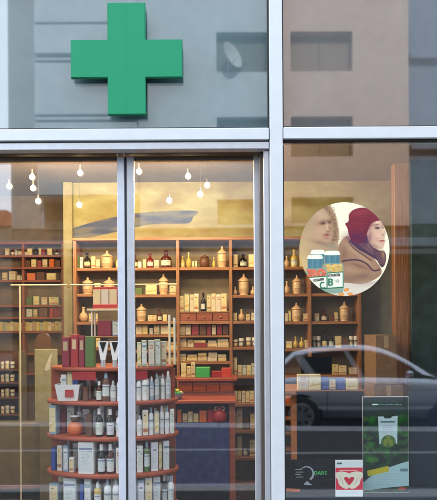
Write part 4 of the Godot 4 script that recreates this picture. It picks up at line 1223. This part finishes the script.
	fill(im, catmull(a.call([[346, 236], [372, 246], [394, 250], [402, 276], [396, 306], [382, 318], [366, 296], [352, 268]]), true, 5), Color(0.31, 0.21, 0.28))
	for s in 16:
		stroke(im, catmull(a.call([[350 + s * 2.6, 244 + s], [360 + s * 2.4, 272], [372 + s * 1.4, 306 + rng.randf_range(-8, 6)]]), false, 4), 1.5, Color(0.52, 0.38, 0.38, 0.6))
	dab.call(388, 262, 7, 22, -0.2, Color(0.66, 0.50, 0.40), 0.8)
	# face in three-quarter view, looking right
	fill(im, catmull(a.call([[372, 112], [386, 122], [390, 136], [392, 150], [403, 172], [395, 181], [397, 192], [394, 200], [396, 209], [393, 226], [382, 239], [360, 240], [336, 222], [320, 190], [324, 150], [346, 122]]), true, 5), Color(0.80, 0.67, 0.61))
	im = soften(im, 2)
	dab.call(366, 128, 14, 9, 0.2, Color(0.87, 0.77, 0.71), 0.7)
	dab.call(330, 192, 9, 34, 0.15, Color(0.60, 0.45, 0.43), 0.8)
	dab.call(350, 228, 22, 8, 0.5, Color(0.56, 0.42, 0.41), 0.7)
	dab.call(368, 182, 13, 12, 0.0, Color(0.88, 0.72, 0.66), 0.7)
	dab.call(360, 196, 10, 8, 0.0, Color(0.80, 0.58, 0.54), 0.5)
	dab.call(362, 149, 13, 6, -0.05, Color(0.50, 0.37, 0.36), 0.8)
	dab.call(364, 151, 8, 3.4, 0.0, Color(0.16, 0.11, 0.14), 1.0)
	dab.call(388, 148, 4, 3, 0.0, Color(0.22, 0.16, 0.18), 0.9)
	dab.call(358, 137, 16, 3, -0.2, Color(0.42, 0.30, 0.29), 0.8)
	dab.call(387, 138, 5, 2, 0.2, Color(0.46, 0.34, 0.32), 0.7)
	dab.call(390, 165, 4, 14, -0.3, Color(0.88, 0.77, 0.71), 0.7)
	dab.call(390, 180, 6, 2.5, 0.1, Color(0.52, 0.36, 0.35), 0.8)
	dab.call(384, 204, 13, 2.6, -0.1, Color(0.50, 0.20, 0.24), 0.95)
	dab.call(385, 200, 11, 2.2, -0.1, Color(0.86, 0.80, 0.76), 0.5)
	dab.call(385, 209, 10, 2.6, -0.05, Color(0.74, 0.42, 0.42), 0.8)
	dab.call(384, 228, 8, 6, 0.0, Color(0.84, 0.70, 0.63), 0.6)
	# knitted hat
	fill(im, catmull(a.call([[232, 152], [222, 132], [236, 122], [240, 92], [262, 72], [300, 64], [335, 74], [362, 98], [386, 116], [350, 124], [326, 148], [315, 184], [296, 212], [262, 212], [240, 186]]), true, 6), Color(0.46, 0.12, 0.21))
	for s in 22:
		var u := s / 21.0
		stroke(im, catmull(a.call([[234 + u * 22, 184 - u * 104], [275 + u * 40, 186 - u * 104], [324 + u * 50, 160 - u * 54]]), false, 6), 2.4, Color(0.58, 0.22, 0.30, 0.55) if s % 2 else Color(0.33, 0.07, 0.17, 0.55))
	for s in 260:
		var hx := rng.randf_range(238, 350)
		var hy := rng.randf_range(72, 208)
		var q: Vector2 = a.call([[hx, hy]])[0]
		if q.x < W and q.y < W and q.x > 0 and im.get_pixelv(q).r > im.get_pixelv(q).g * 2.2:
			blob(im, q, 1.6, 1.0, 0.4, Color(0.62, 0.28, 0.34) if s % 2 else Color(0.30, 0.07, 0.16), 0.6)
	dab.call(290, 84, 40, 14, -0.2, Color(0.62, 0.24, 0.30), 0.5)
	dab.call(276, 192, 44, 24, 0.1, Color(0.30, 0.10, 0.30), 0.75)
	dab.call(318, 150, 10, 34, 0.45, Color(0.36, 0.09, 0.20), 0.6)
	im = soften(im, 2)
	# white table
	fill(im, PackedVector2Array(a.call([[60, 400], [215, 382], [300, 390], [360, 372], [437, 362], [437, 481], [60, 481]])), Color(0.82, 0.79, 0.78))
	dab.call(320, 385, 60, 10, -0.1, Color(0.70, 0.64, 0.64), 0.6)
	# pill bottles
	var white := Color(0.90, 0.91, 0.90)
	var glass := Color(0.30, 0.49, 0.58)
	var glass2 := Color(0.46, 0.64, 0.70)
	var gb := Color(0.12, 0.42, 0.30)
	var bottles := [[72, 128, 242, 260, 300, 66, 134, 360, Color(0.86, 0.46, 0.36)], [133, 195, 247, 264, 296, 128, 213, 426, Color(0.88, 0.70, 0.36)], [57, 119, 263, 280, 316, 46, 142, 430, Color(0.87, 0.40, 0.30)]]
	for b in bottles:
		var lbl: float = 340 if b[0] != 57 else 358
		fill(im, catmull(a.call([[b[5], b[4] + 24], [b[5] + 12, b[4] + 2], [b[6] - 12, b[4] + 2], [b[6], b[4] + 24], [b[6], b[7] - 16], [b[6] - 14, b[7]], [b[5] + 14, b[7]], [b[5], b[7] - 16]]), true, 4), Color(0.52, 0.63, 0.60))
		fill(im, PackedVector2Array(a.call([[b[0] - 2, b[3]], [b[1] + 2, b[3]], [b[1] + 1, b[4] + 4], [b[0] - 1, b[4] + 4]])), glass)
		for st in 5:
			var sx: float = lerpf(b[0] + 6, b[1] - 6, st / 4.0)
			stroke(im, PackedVector2Array(a.call([[sx, b[3]], [sx, b[4]]])), 3.0, glass2 if st % 2 else glass.darkened(0.12))
		fill(im, catmull(a.call([[b[0], b[2] + 5], [b[0] + 8, b[2]], [b[1] - 8, b[2]], [b[1], b[2] + 5], [b[1], b[3]], [b[0], b[3]]]), true, 4), white)
		for q in 90:
			var cxy: Array = a.call([[rng.randf_range(b[5] + 8, b[6] - 8), rng.randf_range(b[4] + 10, lbl)]])
			fill(im, oval(cxy[0].x, cxy[0].y, 9, 6, rng.randf_range(-1, 1)), b[8].lightened(rng.randf_range(0, 0.22)).darkened(rng.randf_range(0, 0.2)))
		if b[0] != 72:
			fill(im, PackedVector2Array(a.call([[b[5], lbl], [b[6], lbl - 6], [b[6], b[7] - 22], [b[5], b[7] - 18]])), gb)
			fill(im, PackedVector2Array(a.call([[b[5] + 4, lbl + 4], [b[6] - 4, lbl - 2], [b[6] - 4, b[7] - 27], [b[5] + 4, b[7] - 22]])), white)
	for e in [[226, 412, -0.2], [203, 431, 0.1], [243, 431, 0.3]]:
		var q: Array = a.call([[e[0], e[1]]])
		fill(im, oval(q[0].x, q[0].y, 19, 11, e[2]), Color(0.84, 0.54, 0.26))
		blob(im, q[0] + Vector2(-3, -3), 9, 4, e[2], Color(0.94, 0.74, 0.48), 0.9)
	im = soften(im, 2)
	for y in W:
		for x in W:
			var c := im.get_pixel(x, y)
			im.set_pixel(x, y, Color(c.r, c.g * 0.965, c.b * 0.87))
	grain(im, 0.022)
	var m := picture("sticker_print", im, 0.35)
	var d := 3.497
	var t := thing("window_sticker", "round photo sticker of two winter-clad people and vitamin bottles on right window", "sticker", Vector3(X(344.9, d), H(249.8, d), 0.0028))
	var st := SurfaceTool.new()
	st.begin(Mesh.PRIMITIVE_TRIANGLES)
	var R := 45.5 / F * d
	for s in 72:
		var v0 := Vector2(cos(TAU * s / 72), sin(TAU * s / 72))
		var v1 := Vector2(cos(TAU * (s + 1) / 72), sin(TAU * (s + 1) / 72))
		for v in [Vector2.ZERO, v1, v0]:
			st.set_normal(Vector3(0, 0, 1))
			st.set_uv(Vector2(0.5 + v.x / 2, 0.5 - v.y / 2))
			st.add_vertex(Vector3(v.x * R * 0.99, v.y * R * 1.03, 0))
	part("print", st.commit(), m, t)
	part("backing", lathe([[0, -0.0016], [R * 0.988, -0.0016], [R * 0.988, -0.0006], [0, -0.0006]], 72), M.white, t, Vector3.ZERO, Vector3(PI / 2, 0, 0))
	mat("ink_black", lin(0.02, 0.02, 0.025), 0.5)
	mat("ink_green", lin(0.02, 0.17, 0.09), 0.5)
	var at := func(px, py) -> Vector3:
		return Vector3((295 + px / 4.37 - 344.9) / F * d, (249.8 - 195 - py / 4.37) / F * d, 0.0012)
	text(t, "VITAMIN", 0.021, M.ink_black, at.call(171, 353), 0.06, 0.80)
	text(t, "B", 0.056, M.ink_green, at.call(156, 384))
	text(t, "12", 0.020, M.emblem_grey, at.call(185, 378))
	text(t, "VITAMIN", 0.020, M.ink_black, at.call(104, 373), 0.16, 0.72)
	text(t, "C", 0.054, M.ink_green, at.call(120, 398), 0.2)

# ---------------------------------------------------------------- lamps
func lamps() -> void:
	var glow := mat("bulb_glow", lin(1.0, 0.85, 0.6), 0.5)
	glow.emission_enabled = true
	glow.emission = lin(1.0, 0.80, 0.48)
	glow.emission_energy_multiplier = 9.0
	var spots := [[10, 185, 5.0], [33, 176, 4.2], [34, 187, 4.6], [81, 172, 4.08], [39, 200, 5.35], [80, 204, 5.45], [140, 171, 4.08], [189, 176, 4.25], [208, 185, 5.0], [201, 194, 5.2], [170, 200, 5.35]]
	var where := ["nearest the left edge of the door", "upper of the close pair at left", "lower of the close pair at left", "right of the close pair, left door", "low and left above the recess", "hanging over the blue brush stroke's left end", "beside the door's meeting edge", "highest behind the right leaf", "rightmost behind the right leaf", "just below the rightmost one", "lowest behind the right leaf"]
	for k in spots.size():
		var e: Array = spots[k]
		var d: float = e[2]
		var y := H(e[1], d)
		var t := thing("pendant_lamp", "bare halogen pendant bulb %s" % where[k], "lamp", Vector3(X(e[0], d), y, CAM_Z - d), 0, "halogen pendants under the shop ceiling")
		var s := SphereMesh.new()
		s.radius = 0.0045 * d
		s.height = 0.0095 * d
		s.radial_segments = 16
		s.rings = 10
		part("bulb", s, glow, t)
		part("socket", cyl(0.008, 0.03, 8), M.chrome, t, Vector3(0, 0.024, 0))
		part("rod", cyl(0.0013, 3.02 - y - 0.054, 6), M.bronze, t, Vector3(0, 0.054, 0))
		var l := OmniLight3D.new()
		l.name = "light"
		t.add_child(l, true)
		l.light_color = lin(1.0, 0.76, 0.41)
		l.light_energy = 0.25
		l.light_size = 0.02
		l.omni_range = 8.0
		l.omni_attenuation = 2.0
		l.shadow_enabled = true
	for e in [[40, 161, 4.85, "left"], [160, 161, 4.9, "right"]]:
		var c := thing("ceiling_rose", "dark round ceiling fitting of the %s lamp cluster" % e[3], "ceiling fitting", Vector3(X(e[0], e[2]), 3.02, CAM_Z - e[2]), 0, "lamp fittings on the ceiling")
		part("plate", lathe([[0, -0.03], [0.06, -0.03], [0.075, -0.015], [0.075, -0.001], [0, -0.001]], 24), M.bronze, c)
		part("nut", lathe([[0, -0.05], [0.012, -0.05], [0.016, -0.031], [0, -0.031]], 12), M.brass, c)

# ---------------------------------------------------------------- street seen in the glass
func street() -> void:
	noisy("paving", lin(0.04, 0.04, 0.04), 0.25, 0.85, Vector3(1.2, 1.2, 1.2), 0.03)
	noisy("asphalt", lin(0.045, 0.045, 0.048), 0.3, 0.9, Vector3(2.5, 2.5, 2.5), 0.05)
	noisy("kerb_stone", lin(0.42, 0.42, 0.43), 0.15, 0.8, Vector3(2, 2, 2), 0.03)
	noisy("opposite_pink", lin(0.56, 0.42, 0.35), 0.08, 0.9, Vector3(0.35, 0.35, 0.35))
	noisy("opposite_plaster", lin(0.46, 0.53, 0.57), 0.08, 0.9, Vector3(0.35, 0.35, 0.35))
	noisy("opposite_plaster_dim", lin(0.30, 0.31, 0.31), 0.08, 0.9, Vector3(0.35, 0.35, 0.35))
	noisy("blue_plaster", lin(0.16, 0.22, 0.30), 0.1, 0.9, Vector3(0.3, 0.3, 0.3))
	noisy("darkened_stone", lin(0.12, 0.12, 0.11), 0.2, 0.8, Vector3(0.4, 0.4, 0.4))  # part of the opposite ground floor's shade is put into this stone colour
	noisy("brown_blind", lin(0.17, 0.115, 0.065), 0.1, 0.6, Vector3(0.3, 5.0, 0.3))
	noisy("olive_blind", lin(0.075, 0.085, 0.065), 0.1, 0.6, Vector3(0.3, 5.0, 0.3))
	struct("ground", plain_box(Vector3(240, 0.1, 240)), M.asphalt, Vector3(0, -0.21, 60))
	struct("pavement", prism_ground([Vector2(-40, 0.02), Vector2(40, 0.02), Vector2(40, 4.0), Vector2(8, 5.05), Vector2(-8, 6.15), Vector2(-40, 8.2)], -0.16, 0.0), M.paving)
	var kerb := thing("kerb", "pale concrete kerb mirrored as a band across the glass", "kerb")
	var a := Vector2(-13, 6.5)
	var b := Vector2(11, 4.86)
	for k in 24:
		var p := a.lerp(b, k / 24.0)
		var q := a.lerp(b, (k + 0.985) / 24.0)
		var off := Vector2(0, 0.42)
		part("kerb_stone", prism_ground([p, q, q + off, p + off], -0.16, 0.02), M.kerb_stone, kerb)
	for e in [[2.22, 0.26], [4.02, 0.10]]:
		var s := struct("paving_band", plain_box(Vector3(26, 0.008, e[1])), M.kerb_stone, Vector3(-1, 0.002, e[0]))
	struct("pavement_opposite", plain_box(Vector3(80, 0.14, 4.0)), M.paving, Vector3(0, -0.09, 14.6))
	# apartment block opposite
	var z := 16.5
	var D := 20.0
	var t := thing("apartment_block", "pale apartment block opposite, mirrored in the glass above the transom", "building")
	var open := []
	for r in [[1.57 + 293.0 / 30.975, 9.74], [8.285, 6.99], [5.68, 4.85], [13.77, 12.5]]:
		open.append(Rect2(X(218, D), r[1], X(269, D) - X(218, D), r[0] - r[1]))
		open.append(Rect2(X(292, D), r[1], X(354, D) - X(292, D), r[0] - r[1]))
	open.append(Rect2(X(42, D), 4.76, X(140, D) - X(42, D), 0.93))
	var st := new_st()
	var left_open := open.filter(func(q): return q.position.x < X(276, D))
	var right_open := open.filter(func(q): return q.position.x > X(276, D))
	facade(st, X(40, D), X(276, D), 4.75, 15.0, z, 0.4, left_open)
	st.generate_normals()
	part("wall", st.commit(), M.opposite_plaster, t)
	st = new_st()
	facade(st, X(276, D) + 0.004, X(410, D), 4.75, 15.0, z - 0.02, 0.4, right_open)
	st.generate_normals()
	part("wall", st.commit(), M.opposite_pink, t)
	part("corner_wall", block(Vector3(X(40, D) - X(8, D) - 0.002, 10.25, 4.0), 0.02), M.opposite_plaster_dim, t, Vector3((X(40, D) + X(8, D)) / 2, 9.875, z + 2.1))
	part("core", plain_box(Vector3(X(410, D) - X(40, D) - 0.1, 15.0, 3.6)), M.darkened_stone, t, Vector3((X(410, D) + X(40, D)) / 2, 7.5, z + 2.35))
	part("ground_floor", plain_box(Vector3(X(410, D) - X(8, D), 4.73, 0.3)), M.darkened_stone, t, Vector3((X(410, D) + X(8, D)) / 2, 2.365, z + 0.3))  # darker than the walls above: the colour carries some of the street shade
	part("fascia", block(Vector3(X(437, D) - X(0, D), 0.28, 0.5), 0.02), M.opposite_plaster, t, Vector3((X(437, D) + X(0, D)) / 2, 4.17, z - 0.1))
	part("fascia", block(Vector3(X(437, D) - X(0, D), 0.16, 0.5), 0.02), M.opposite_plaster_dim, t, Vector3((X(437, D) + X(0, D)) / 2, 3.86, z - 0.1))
	for k in open.size():
		var r: Rect2 = open[k]
		var w := part("window", plain_box(Vector3(r.size.x - 0.004, r.size.y - 0.004, 0.04)), M.brown_blind if r.position.x > X(276, D) else M.olive_blind, t, Vector3(r.get_center().x, r.get_center().y, z + 0.34))
		part("casing", block(Vector3(0.05, r.size.y - 0.01, 0.06), 0.004), M.darkened_stone, w, Vector3(0, 0, -0.052))
	# closed balconies: stacked parapets with shadow gaps
	var bx0 := X(41, D)
	var bx1 := X(140, D)
	for e in [[5.72, 7.95], [8.03, 8.12], [8.2, 9.82], [9.90, 9.98], [10.12, 11.02], [11.09, 13.4]]:
		part("balcony_front", block(Vector3(bx1 - bx0, e[1] - e[0], 0.6), 0.01), M.opposite_plaster, t, Vector3((bx0 + bx1) / 2, (e[0] + e[1]) / 2, z - 0.305))
	var ds := thing("satellite_dish", "white satellite dish on the mirrored block's window", "satellite dish", Vector3(X(229, D) + 0.05, H(59, D), z - 0.12), -0.5)
	var dish := part("reflector", lathe([[0, 0], [0.2, 0.03], [0.36, 0.1], [0.44, 0.17], [0.43, 0.175], [0.34, 0.11], [0.19, 0.04], [0, 0.012]], 28), M.grey, ds, Vector3.ZERO, Vector3(-1.25, 0, -0.35))
	part("arm", tube_between(Vector3(0, -0.35, 0), Vector3(0, -0.2, -0.45), 0.015), M.silver, ds)
	part("mast", tube_between(Vector3(0, -0.05, 0.03), Vector3(0.0, -0.6, 0.15), 0.025), M.silver, ds)
	# blue-grey neighbour, low house beyond the gap
	var n := thing("blue_building", "blue-grey building mirrored at the right edge of the glass", "building")
	part("wall", plain_box(Vector3(14, 11.2, 4)), M.blue_plaster, n, Vector3(X(411, 20.5) + 7.0, 4.9 + 5.6, 19.1))
	part("ground_floor", plain_box(Vector3(14, 4.9, 4)), M.teal, n, Vector3(X(411, 20.5) + 7.0, 2.45, 19.12))
	for k in 3:
		part("cornice", block(Vector3(14, 0.18, 0.3), 0.02), M.blue_plaster, n, Vector3(X(411, 20.5) + 7.0, 7.4 + k * 3.0, 17.0))
	var lh := thing("low_house", "low dark house beyond the gap mirrored at far left", "building")
	part("wall", plain_box(Vector3(20, 8.0, 6)), M.darkened_stone, lh, Vector3(-22.5, 4, 39))
	part("roof", prism(PackedVector2Array([Vector2(-10.4, 0), Vector2(10.4, 0), Vector2(9, 1.0), Vector2(-9, 1.0)]), 6.4), M.wood_red, lh, Vector3(-22.5, 8.0, 39))

func prism_ground(pts: Array, y0: float, y1: float) -> ArrayMesh:
	var st := new_st()
	var mid := Vector3.ZERO
	for p in pts:
		mid += Vector3(p.x, (y0 + y1) / 2, p.y)
	mid /= pts.size()
	for y in [y0, y1]:
		var q := []
		for p in pts:
			q.append(Vector3(p.x, y, p.y))
		poly(st, q, mid)
	for k in pts.size():
		var p: Vector2 = pts[k]
		var q: Vector2 = pts[(k + 1) % pts.size()]
		poly(st, [Vector3(p.x, y0, p.y), Vector3(q.x, y0, q.y), Vector3(q.x, y1, q.y), Vector3(p.x, y1, p.y)], mid)
	st.generate_normals()
	return st.commit()

func facade(st: SurfaceTool, x0: float, x1: float, y0: float, y1: float, z: float, thick: float, open: Array) -> void:
	# a wall with real openings: columns between them, strips above and below
	var xs := [x0, x1]
	for r in open:
		if not xs.has(r.position.x): xs.append(r.position.x)
		if not xs.has(r.end.x): xs.append(r.end.x)
	xs.sort()
	for i in xs.size() - 1:
		var cuts := []
		for r in open:
			if r.position.x < (xs[i] + xs[i + 1]) / 2 and r.end.x > (xs[i] + xs[i + 1]) / 2:
				cuts.append([r.position.y, r.end.y])
		cuts.sort()
		var y := y0
		cuts.append([y1, y1])
		for c in cuts:
			if c[0] - y > 0.01:
				add_block(st, Vector3((xs[i] + xs[i + 1]) / 2, (y + c[0]) / 2, z + thick / 2), Vector3(xs[i + 1] - xs[i], c[0] - y, thick), 0.0)
			y = c[1]

func car() -> void:
	var paint := noisy("car_paint", lin(0.58, 0.62, 0.70), 0.03, 0.2, Vector3(1, 1, 1), 0.02, 0.7)
	paint.clearcoat_enabled = true
	paint.clearcoat = 1.0
	paint.clearcoat_roughness = 0.04
	mat("car_glass", lin(0.015, 0.02, 0.025), 0.03)
	mat("tyre", lin(0.012, 0.012, 0.012), 0.8)
	mat("rim", lin(0.28, 0.29, 0.31), 0.3, 0.8)
	mat("tail_lens", lin(0.35, 0.01, 0.01), 0.15)
	mat("head_lens", lin(0.6, 0.62, 0.65), 0.1, 0.3)
	var t := thing("parked_car", "dark compact car parked at the kerb, mirrored in right window", "car", Vector3(0.75, -0.16, 7.05), deg_to_rad(2.5))
	# body: rings along x; [x, sill, top, half width low, half width mid, half width top]
	var S := [[0.0, 0.48, 0.74, 0.55, 0.62, 0.55], [0.05, 0.36, 0.84, 0.66, 0.74, 0.64], [0.2, 0.26, 0.885, 0.74, 0.80, 0.64], [0.6, 0.2, 0.90, 0.77, 0.83, 0.66], [1.3, 0.19, 0.895, 0.78, 0.84, 0.66], [2.0, 0.19, 0.885, 0.78, 0.84, 0.66], [2.6, 0.2, 0.87, 0.77, 0.83, 0.655], [3.0, 0.2, 0.82, 0.76, 0.82, 0.65], [3.35, 0.22, 0.76, 0.73, 0.79, 0.64], [3.55, 0.28, 0.69, 0.66, 0.71, 0.56], [3.64, 0.38, 0.58, 0.52, 0.56, 0.44]]
	var rings := []
	for s in S:
		var hh: float = s[2] - s[1]
		var half := [Vector2(0.0, s[1]), Vector2(s[3] * 0.9, s[1]), Vector2(s[3], s[1] + 0.04), Vector2(s[4], s[1] + hh * 0.36), Vector2(s[4] * 0.995, s[1] + hh * 0.52), Vector2(s[4] * 0.972, s[1] + hh * 0.63), Vector2(s[5] + 0.012, s[2] - 0.014), Vector2(s[5], s[2] - 0.005), Vector2(s[5] * 0.6, s[2] + 0.008), Vector2(0, s[2] + 0.012)]
		var ring := []
		for p in half:
			ring.append(Vector3(s[0], p.y, -p.x))
		for k in range(half.size() - 2, 0, -1):
			ring.append(Vector3(s[0], half[k].y, half[k].x))
		rings.append(ring)
	part("body", loft(rings), paint, t)
	# cabin
	var R := [[0.14, 0.90], [0.30, 1.13], [0.48, 1.28], [0.75, 1.345], [1.1, 1.38], [1.45, 1.395], [1.7, 1.38], [1.9, 1.335], [2.1, 1.255], [2.3, 1.15], [2.52, 1.01], [2.72, 0.885]]
	var side := []
	var edge := []
	var roof := []
	for r in R:
		var u := clampf((r[1] - 0.88) / 0.5, 0.0, 1.0)
		var wb := 0.66
		var wr := lerpf(0.64, 0.49, u)
		var b := minf(r[1] - 0.002, 0.885)
		var e0 := maxf(r[1] - 0.085, b + 0.001)
		for s in [-1.0, 1.0]:
			side.append(Vector3(r[0], b, s * wb)); side.append(Vector3(r[0], e0, s * (wr + 0.035)))
			edge.append([Vector3(r[0], e0, s * (wr + 0.045)), Vector3(r[0], lerpf(e0, r[1], 0.6), s * (wr + 0.02)), Vector3(r[0], r[1] + 0.004, s * (wr - 0.05))])
			roof.append(Vector3(r[0], r[1] + 0.002, s * (wr - 0.048)))
	var n := R.size()
	for s in 2:
		var st := new_st(true)
		var st2 := new_st(true)
		for i in n - 1:
			var a := i * 4 + s * 2
			var q := [side[a], side[a + 4], side[a + 5], side[a + 1]]
			poly(st, q, Vector3(1.4, 1.0, 0))
			var e: Array = edge[i * 2 + s]
			var f: Array = edge[i * 2 + 2 + s]
			poly(st2, [e[0], f[0], f[1], e[1]], Vector3(1.4, 1.0, 0))
			poly(st2, [e[1], f[1], f[2], e[2]], Vector3(1.4, 1.0, 0))
		st.generate_normals()
		st2.generate_normals()
		part("side_window", st.commit(), M.car_glass, t)
		part("roof_edge", st2.commit(), paint, t)
		var sg := -1.0 if s == 0 else 1.0
		for e in [[0.48, 0.62, 1.24, 0.565], [1.28, 1.36, 1.30, 0.535]]:
			var pts := [Vector3(e[0] + 0.22, 0.885, sg * 0.668), Vector3(e[1] + 0.24, 0.885, sg * 0.668), Vector3(e[1], e[2], sg * e[3]), Vector3(e[0], e[2], sg * e[3])]
			var st3 := new_st()
			poly(st3, pts, Vector3(1.4, 1.0, 0))
			st3.generate_normals()
			part("pillar", st3.commit(), paint, t, Vector3(0, 0, sg * 0.004))
		for gx in [0.98, 2.18]:
			part("door_gap", block(Vector3(0.008, 0.44, 0.006), 0.001), M.black_matte, t, Vector3(gx, 0.47, sg * 0.838))
		part("door_handle", block(Vector3(0.16, 0.022, 0.03), 0.006), paint, t, Vector3(1.0, 0.74, sg * 0.845))
		part("side_mirror", block(Vector3(0.1, 0.11, 0.16), 0.03), paint, t, Vector3(2.25, 0.95, sg * 0.84))
		part("sill_trim", block(Vector3(1.7, 0.05, 0.03), 0.008), M.black_matte, t, Vector3(1.75, 0.235, sg * 0.785))
		part("tail_light", block(Vector3(0.08, 0.24, 0.16), 0.02), M.tail_lens, t, Vector3(0.10, 0.72, sg * 0.65))
		part("headlight", block(Vector3(0.2, 0.12, 0.26), 0.03), M.head_lens, t, Vector3(3.46, 0.63, sg * 0.55))
		for wx in [0.575, 2.88]:
			var well := part("wheel_arch", cyl(0.335, 0.012, 32), M.black_matte, t, Vector3(wx, 0.30, sg * 0.822), Vector3(PI / 2, 0, 0))
			var w := part("wheel", lathe([[0.0, -0.09], [0.2, -0.09], [0.27, -0.085], [0.295, -0.06], [0.298, 0.0], [0.295, 0.06], [0.27, 0.085], [0.2, 0.09], [0.2, 0.09], [0, 0.09]], 36), M.tyre, t, Vector3(wx, 0.298, sg * 0.775), Vector3(PI / 2, 0, 0))
			part("rim", lathe([[0, 0.0], [0.06, 0.002], [0.17, -0.006], [0.195, 0.006], [0.2, 0.0]], 32), M.rim, w, Vector3(0, sg * 0.096, 0), Vector3(0 if sg > 0 else PI, 0, 0))
			for k in 7:
				part("spoke_gap", block(Vector3(0.035, 0.006, 0.07), 0.002), M.tyre, w, Vector3(cos(TAU * k / 7) * 0.12, sg * 0.099, sin(TAU * k / 7) * 0.12), Vector3(0, -TAU * k / 7 + PI / 2, 0))
	var top := new_st(true)
	var front := new_st(true)
	var rear := new_st(true)
	for i in n - 1:
		var q := [roof[i * 2], roof[i * 2 + 2], roof[i * 2 + 3], roof[i * 2 + 1]]
		poly(rear if i < 2 else (front if i >= 7 else top), q, Vector3(1.4, 0.5, 0))
	for e in [[top, "roof", paint], [front, "windscreen", M.car_glass], [rear, "rear_window", M.car_glass]]:
		e[0].generate_normals()
		part(e[1], e[0].commit(), e[2], t)
	part("rear_bumper", block(Vector3(0.14, 0.16, 1.36), 0.04), paint, t, Vector3(0.03, 0.44, 0))
	part("front_bumper", block(Vector3(0.14, 0.14, 1.2), 0.04), paint, t, Vector3(3.6, 0.42, 0))
	part("number_plate", block(Vector3(0.01, 0.11, 0.5), 0.002), M.white, t, Vector3(-0.045, 0.5, 0))

func loft(rings: Array) -> ArrayMesh:
	var st := new_st(true)
	for i in rings.size() - 1:
		var m: int = rings[i].size()
		var ca := Vector3.ZERO
		for p in rings[i]:
			ca += p
		for p in rings[i + 1]:
			ca += p
		ca /= m * 2
		for k in m:
			poly(st, [rings[i][k], rings[i][(k + 1) % m], rings[i + 1][(k + 1) % m], rings[i + 1][k]], ca)
	st.generate_normals()
	for e in [0, rings.size() - 1]:
		pass
	var st2 := new_st()
	for e in [0, rings.size() - 1]:
		var c: Vector3 = rings[1][0] if e == 0 else rings[rings.size() - 2][0]
		var mid := Vector3.ZERO
		for p in rings[e]:
			mid += p
		mid /= rings[e].size()
		for k in rings[e].size():
			poly(st2, [mid, rings[e][k], rings[e][(k + 1) % rings[e].size()]], Vector3(c.x, mid.y, 0))
	st2.generate_normals()
	var am := st.commit()
	st2.commit(am)
	return am

# ---------------------------------------------------------------- build
func _ready() -> void:
	rng.seed = 20240
	var cam := Camera3D.new()
	cam.name = "camera"
	add_child(cam)
	cam.projection = Camera3D.PROJECTION_FRUSTUM
	cam.near = 0.05
	cam.far = 400.0
	cam.size = cam.near * 500.0 / F
	cam.frustum_offset = Vector2(0, cam.near * (CY - 250.0) / F)
	cam.position = Vector3(0, EYE, CAM_Z)
	cam.rotation = Vector3(0, 0, deg_to_rad(-0.33))
	cam.current = true
	var we := WorldEnvironment.new()
	we.name = "environment"
	var env := Environment.new()
	env.background_mode = Environment.BG_SKY
	var sm := ProceduralSkyMaterial.new()
	sm.sky_top_color = Color(0.77, 0.82, 0.88)
	sm.sky_horizon_color = Color(0.84, 0.88, 0.93)
	sm.sky_curve = 0.25
	sm.ground_horizon_color = Color(0.45, 0.46, 0.48)
	sm.ground_bottom_color = Color(0.25, 0.25, 0.25)
	sm.sky_energy_multiplier = 1.6
	var sky := Sky.new()
	sky.sky_material = sm
	env.sky = sky
	env.tonemap_mode = Environment.TONE_MAPPER_LINEAR
	env.tonemap_exposure = 2.05
	env.sdfgi_enabled = true
	env.ssao_enabled = true
	env.ssil_enabled = true
	we.environment = env
	add_child(we)
	var sun := DirectionalLight3D.new()
	sun.name = "sun"
	add_child(sun)
	sun.light_color = Color(1.0, 0.97, 0.93)
	sun.light_energy = 1.15
	sun.light_angular_distance = 3.0
	sun.shadow_enabled = true
	sun.rotation_degrees = Vector3(-35, 172, 0)
	make_materials()
	room()
	storefront()
	sliding_leaf("left glass sliding door leaf with pale meeting stile", -1.50, -0.545, -0.13, "light")
	sliding_leaf("right glass sliding door leaf in front of the wall shelves", -0.531, 0.252, -0.13, "grey")
	street()
	car()
	wall_shelves()
	gondola()
	counter()
	left_corner()
	window_corner()
	wall_wares()
	sticker()
	lamps()
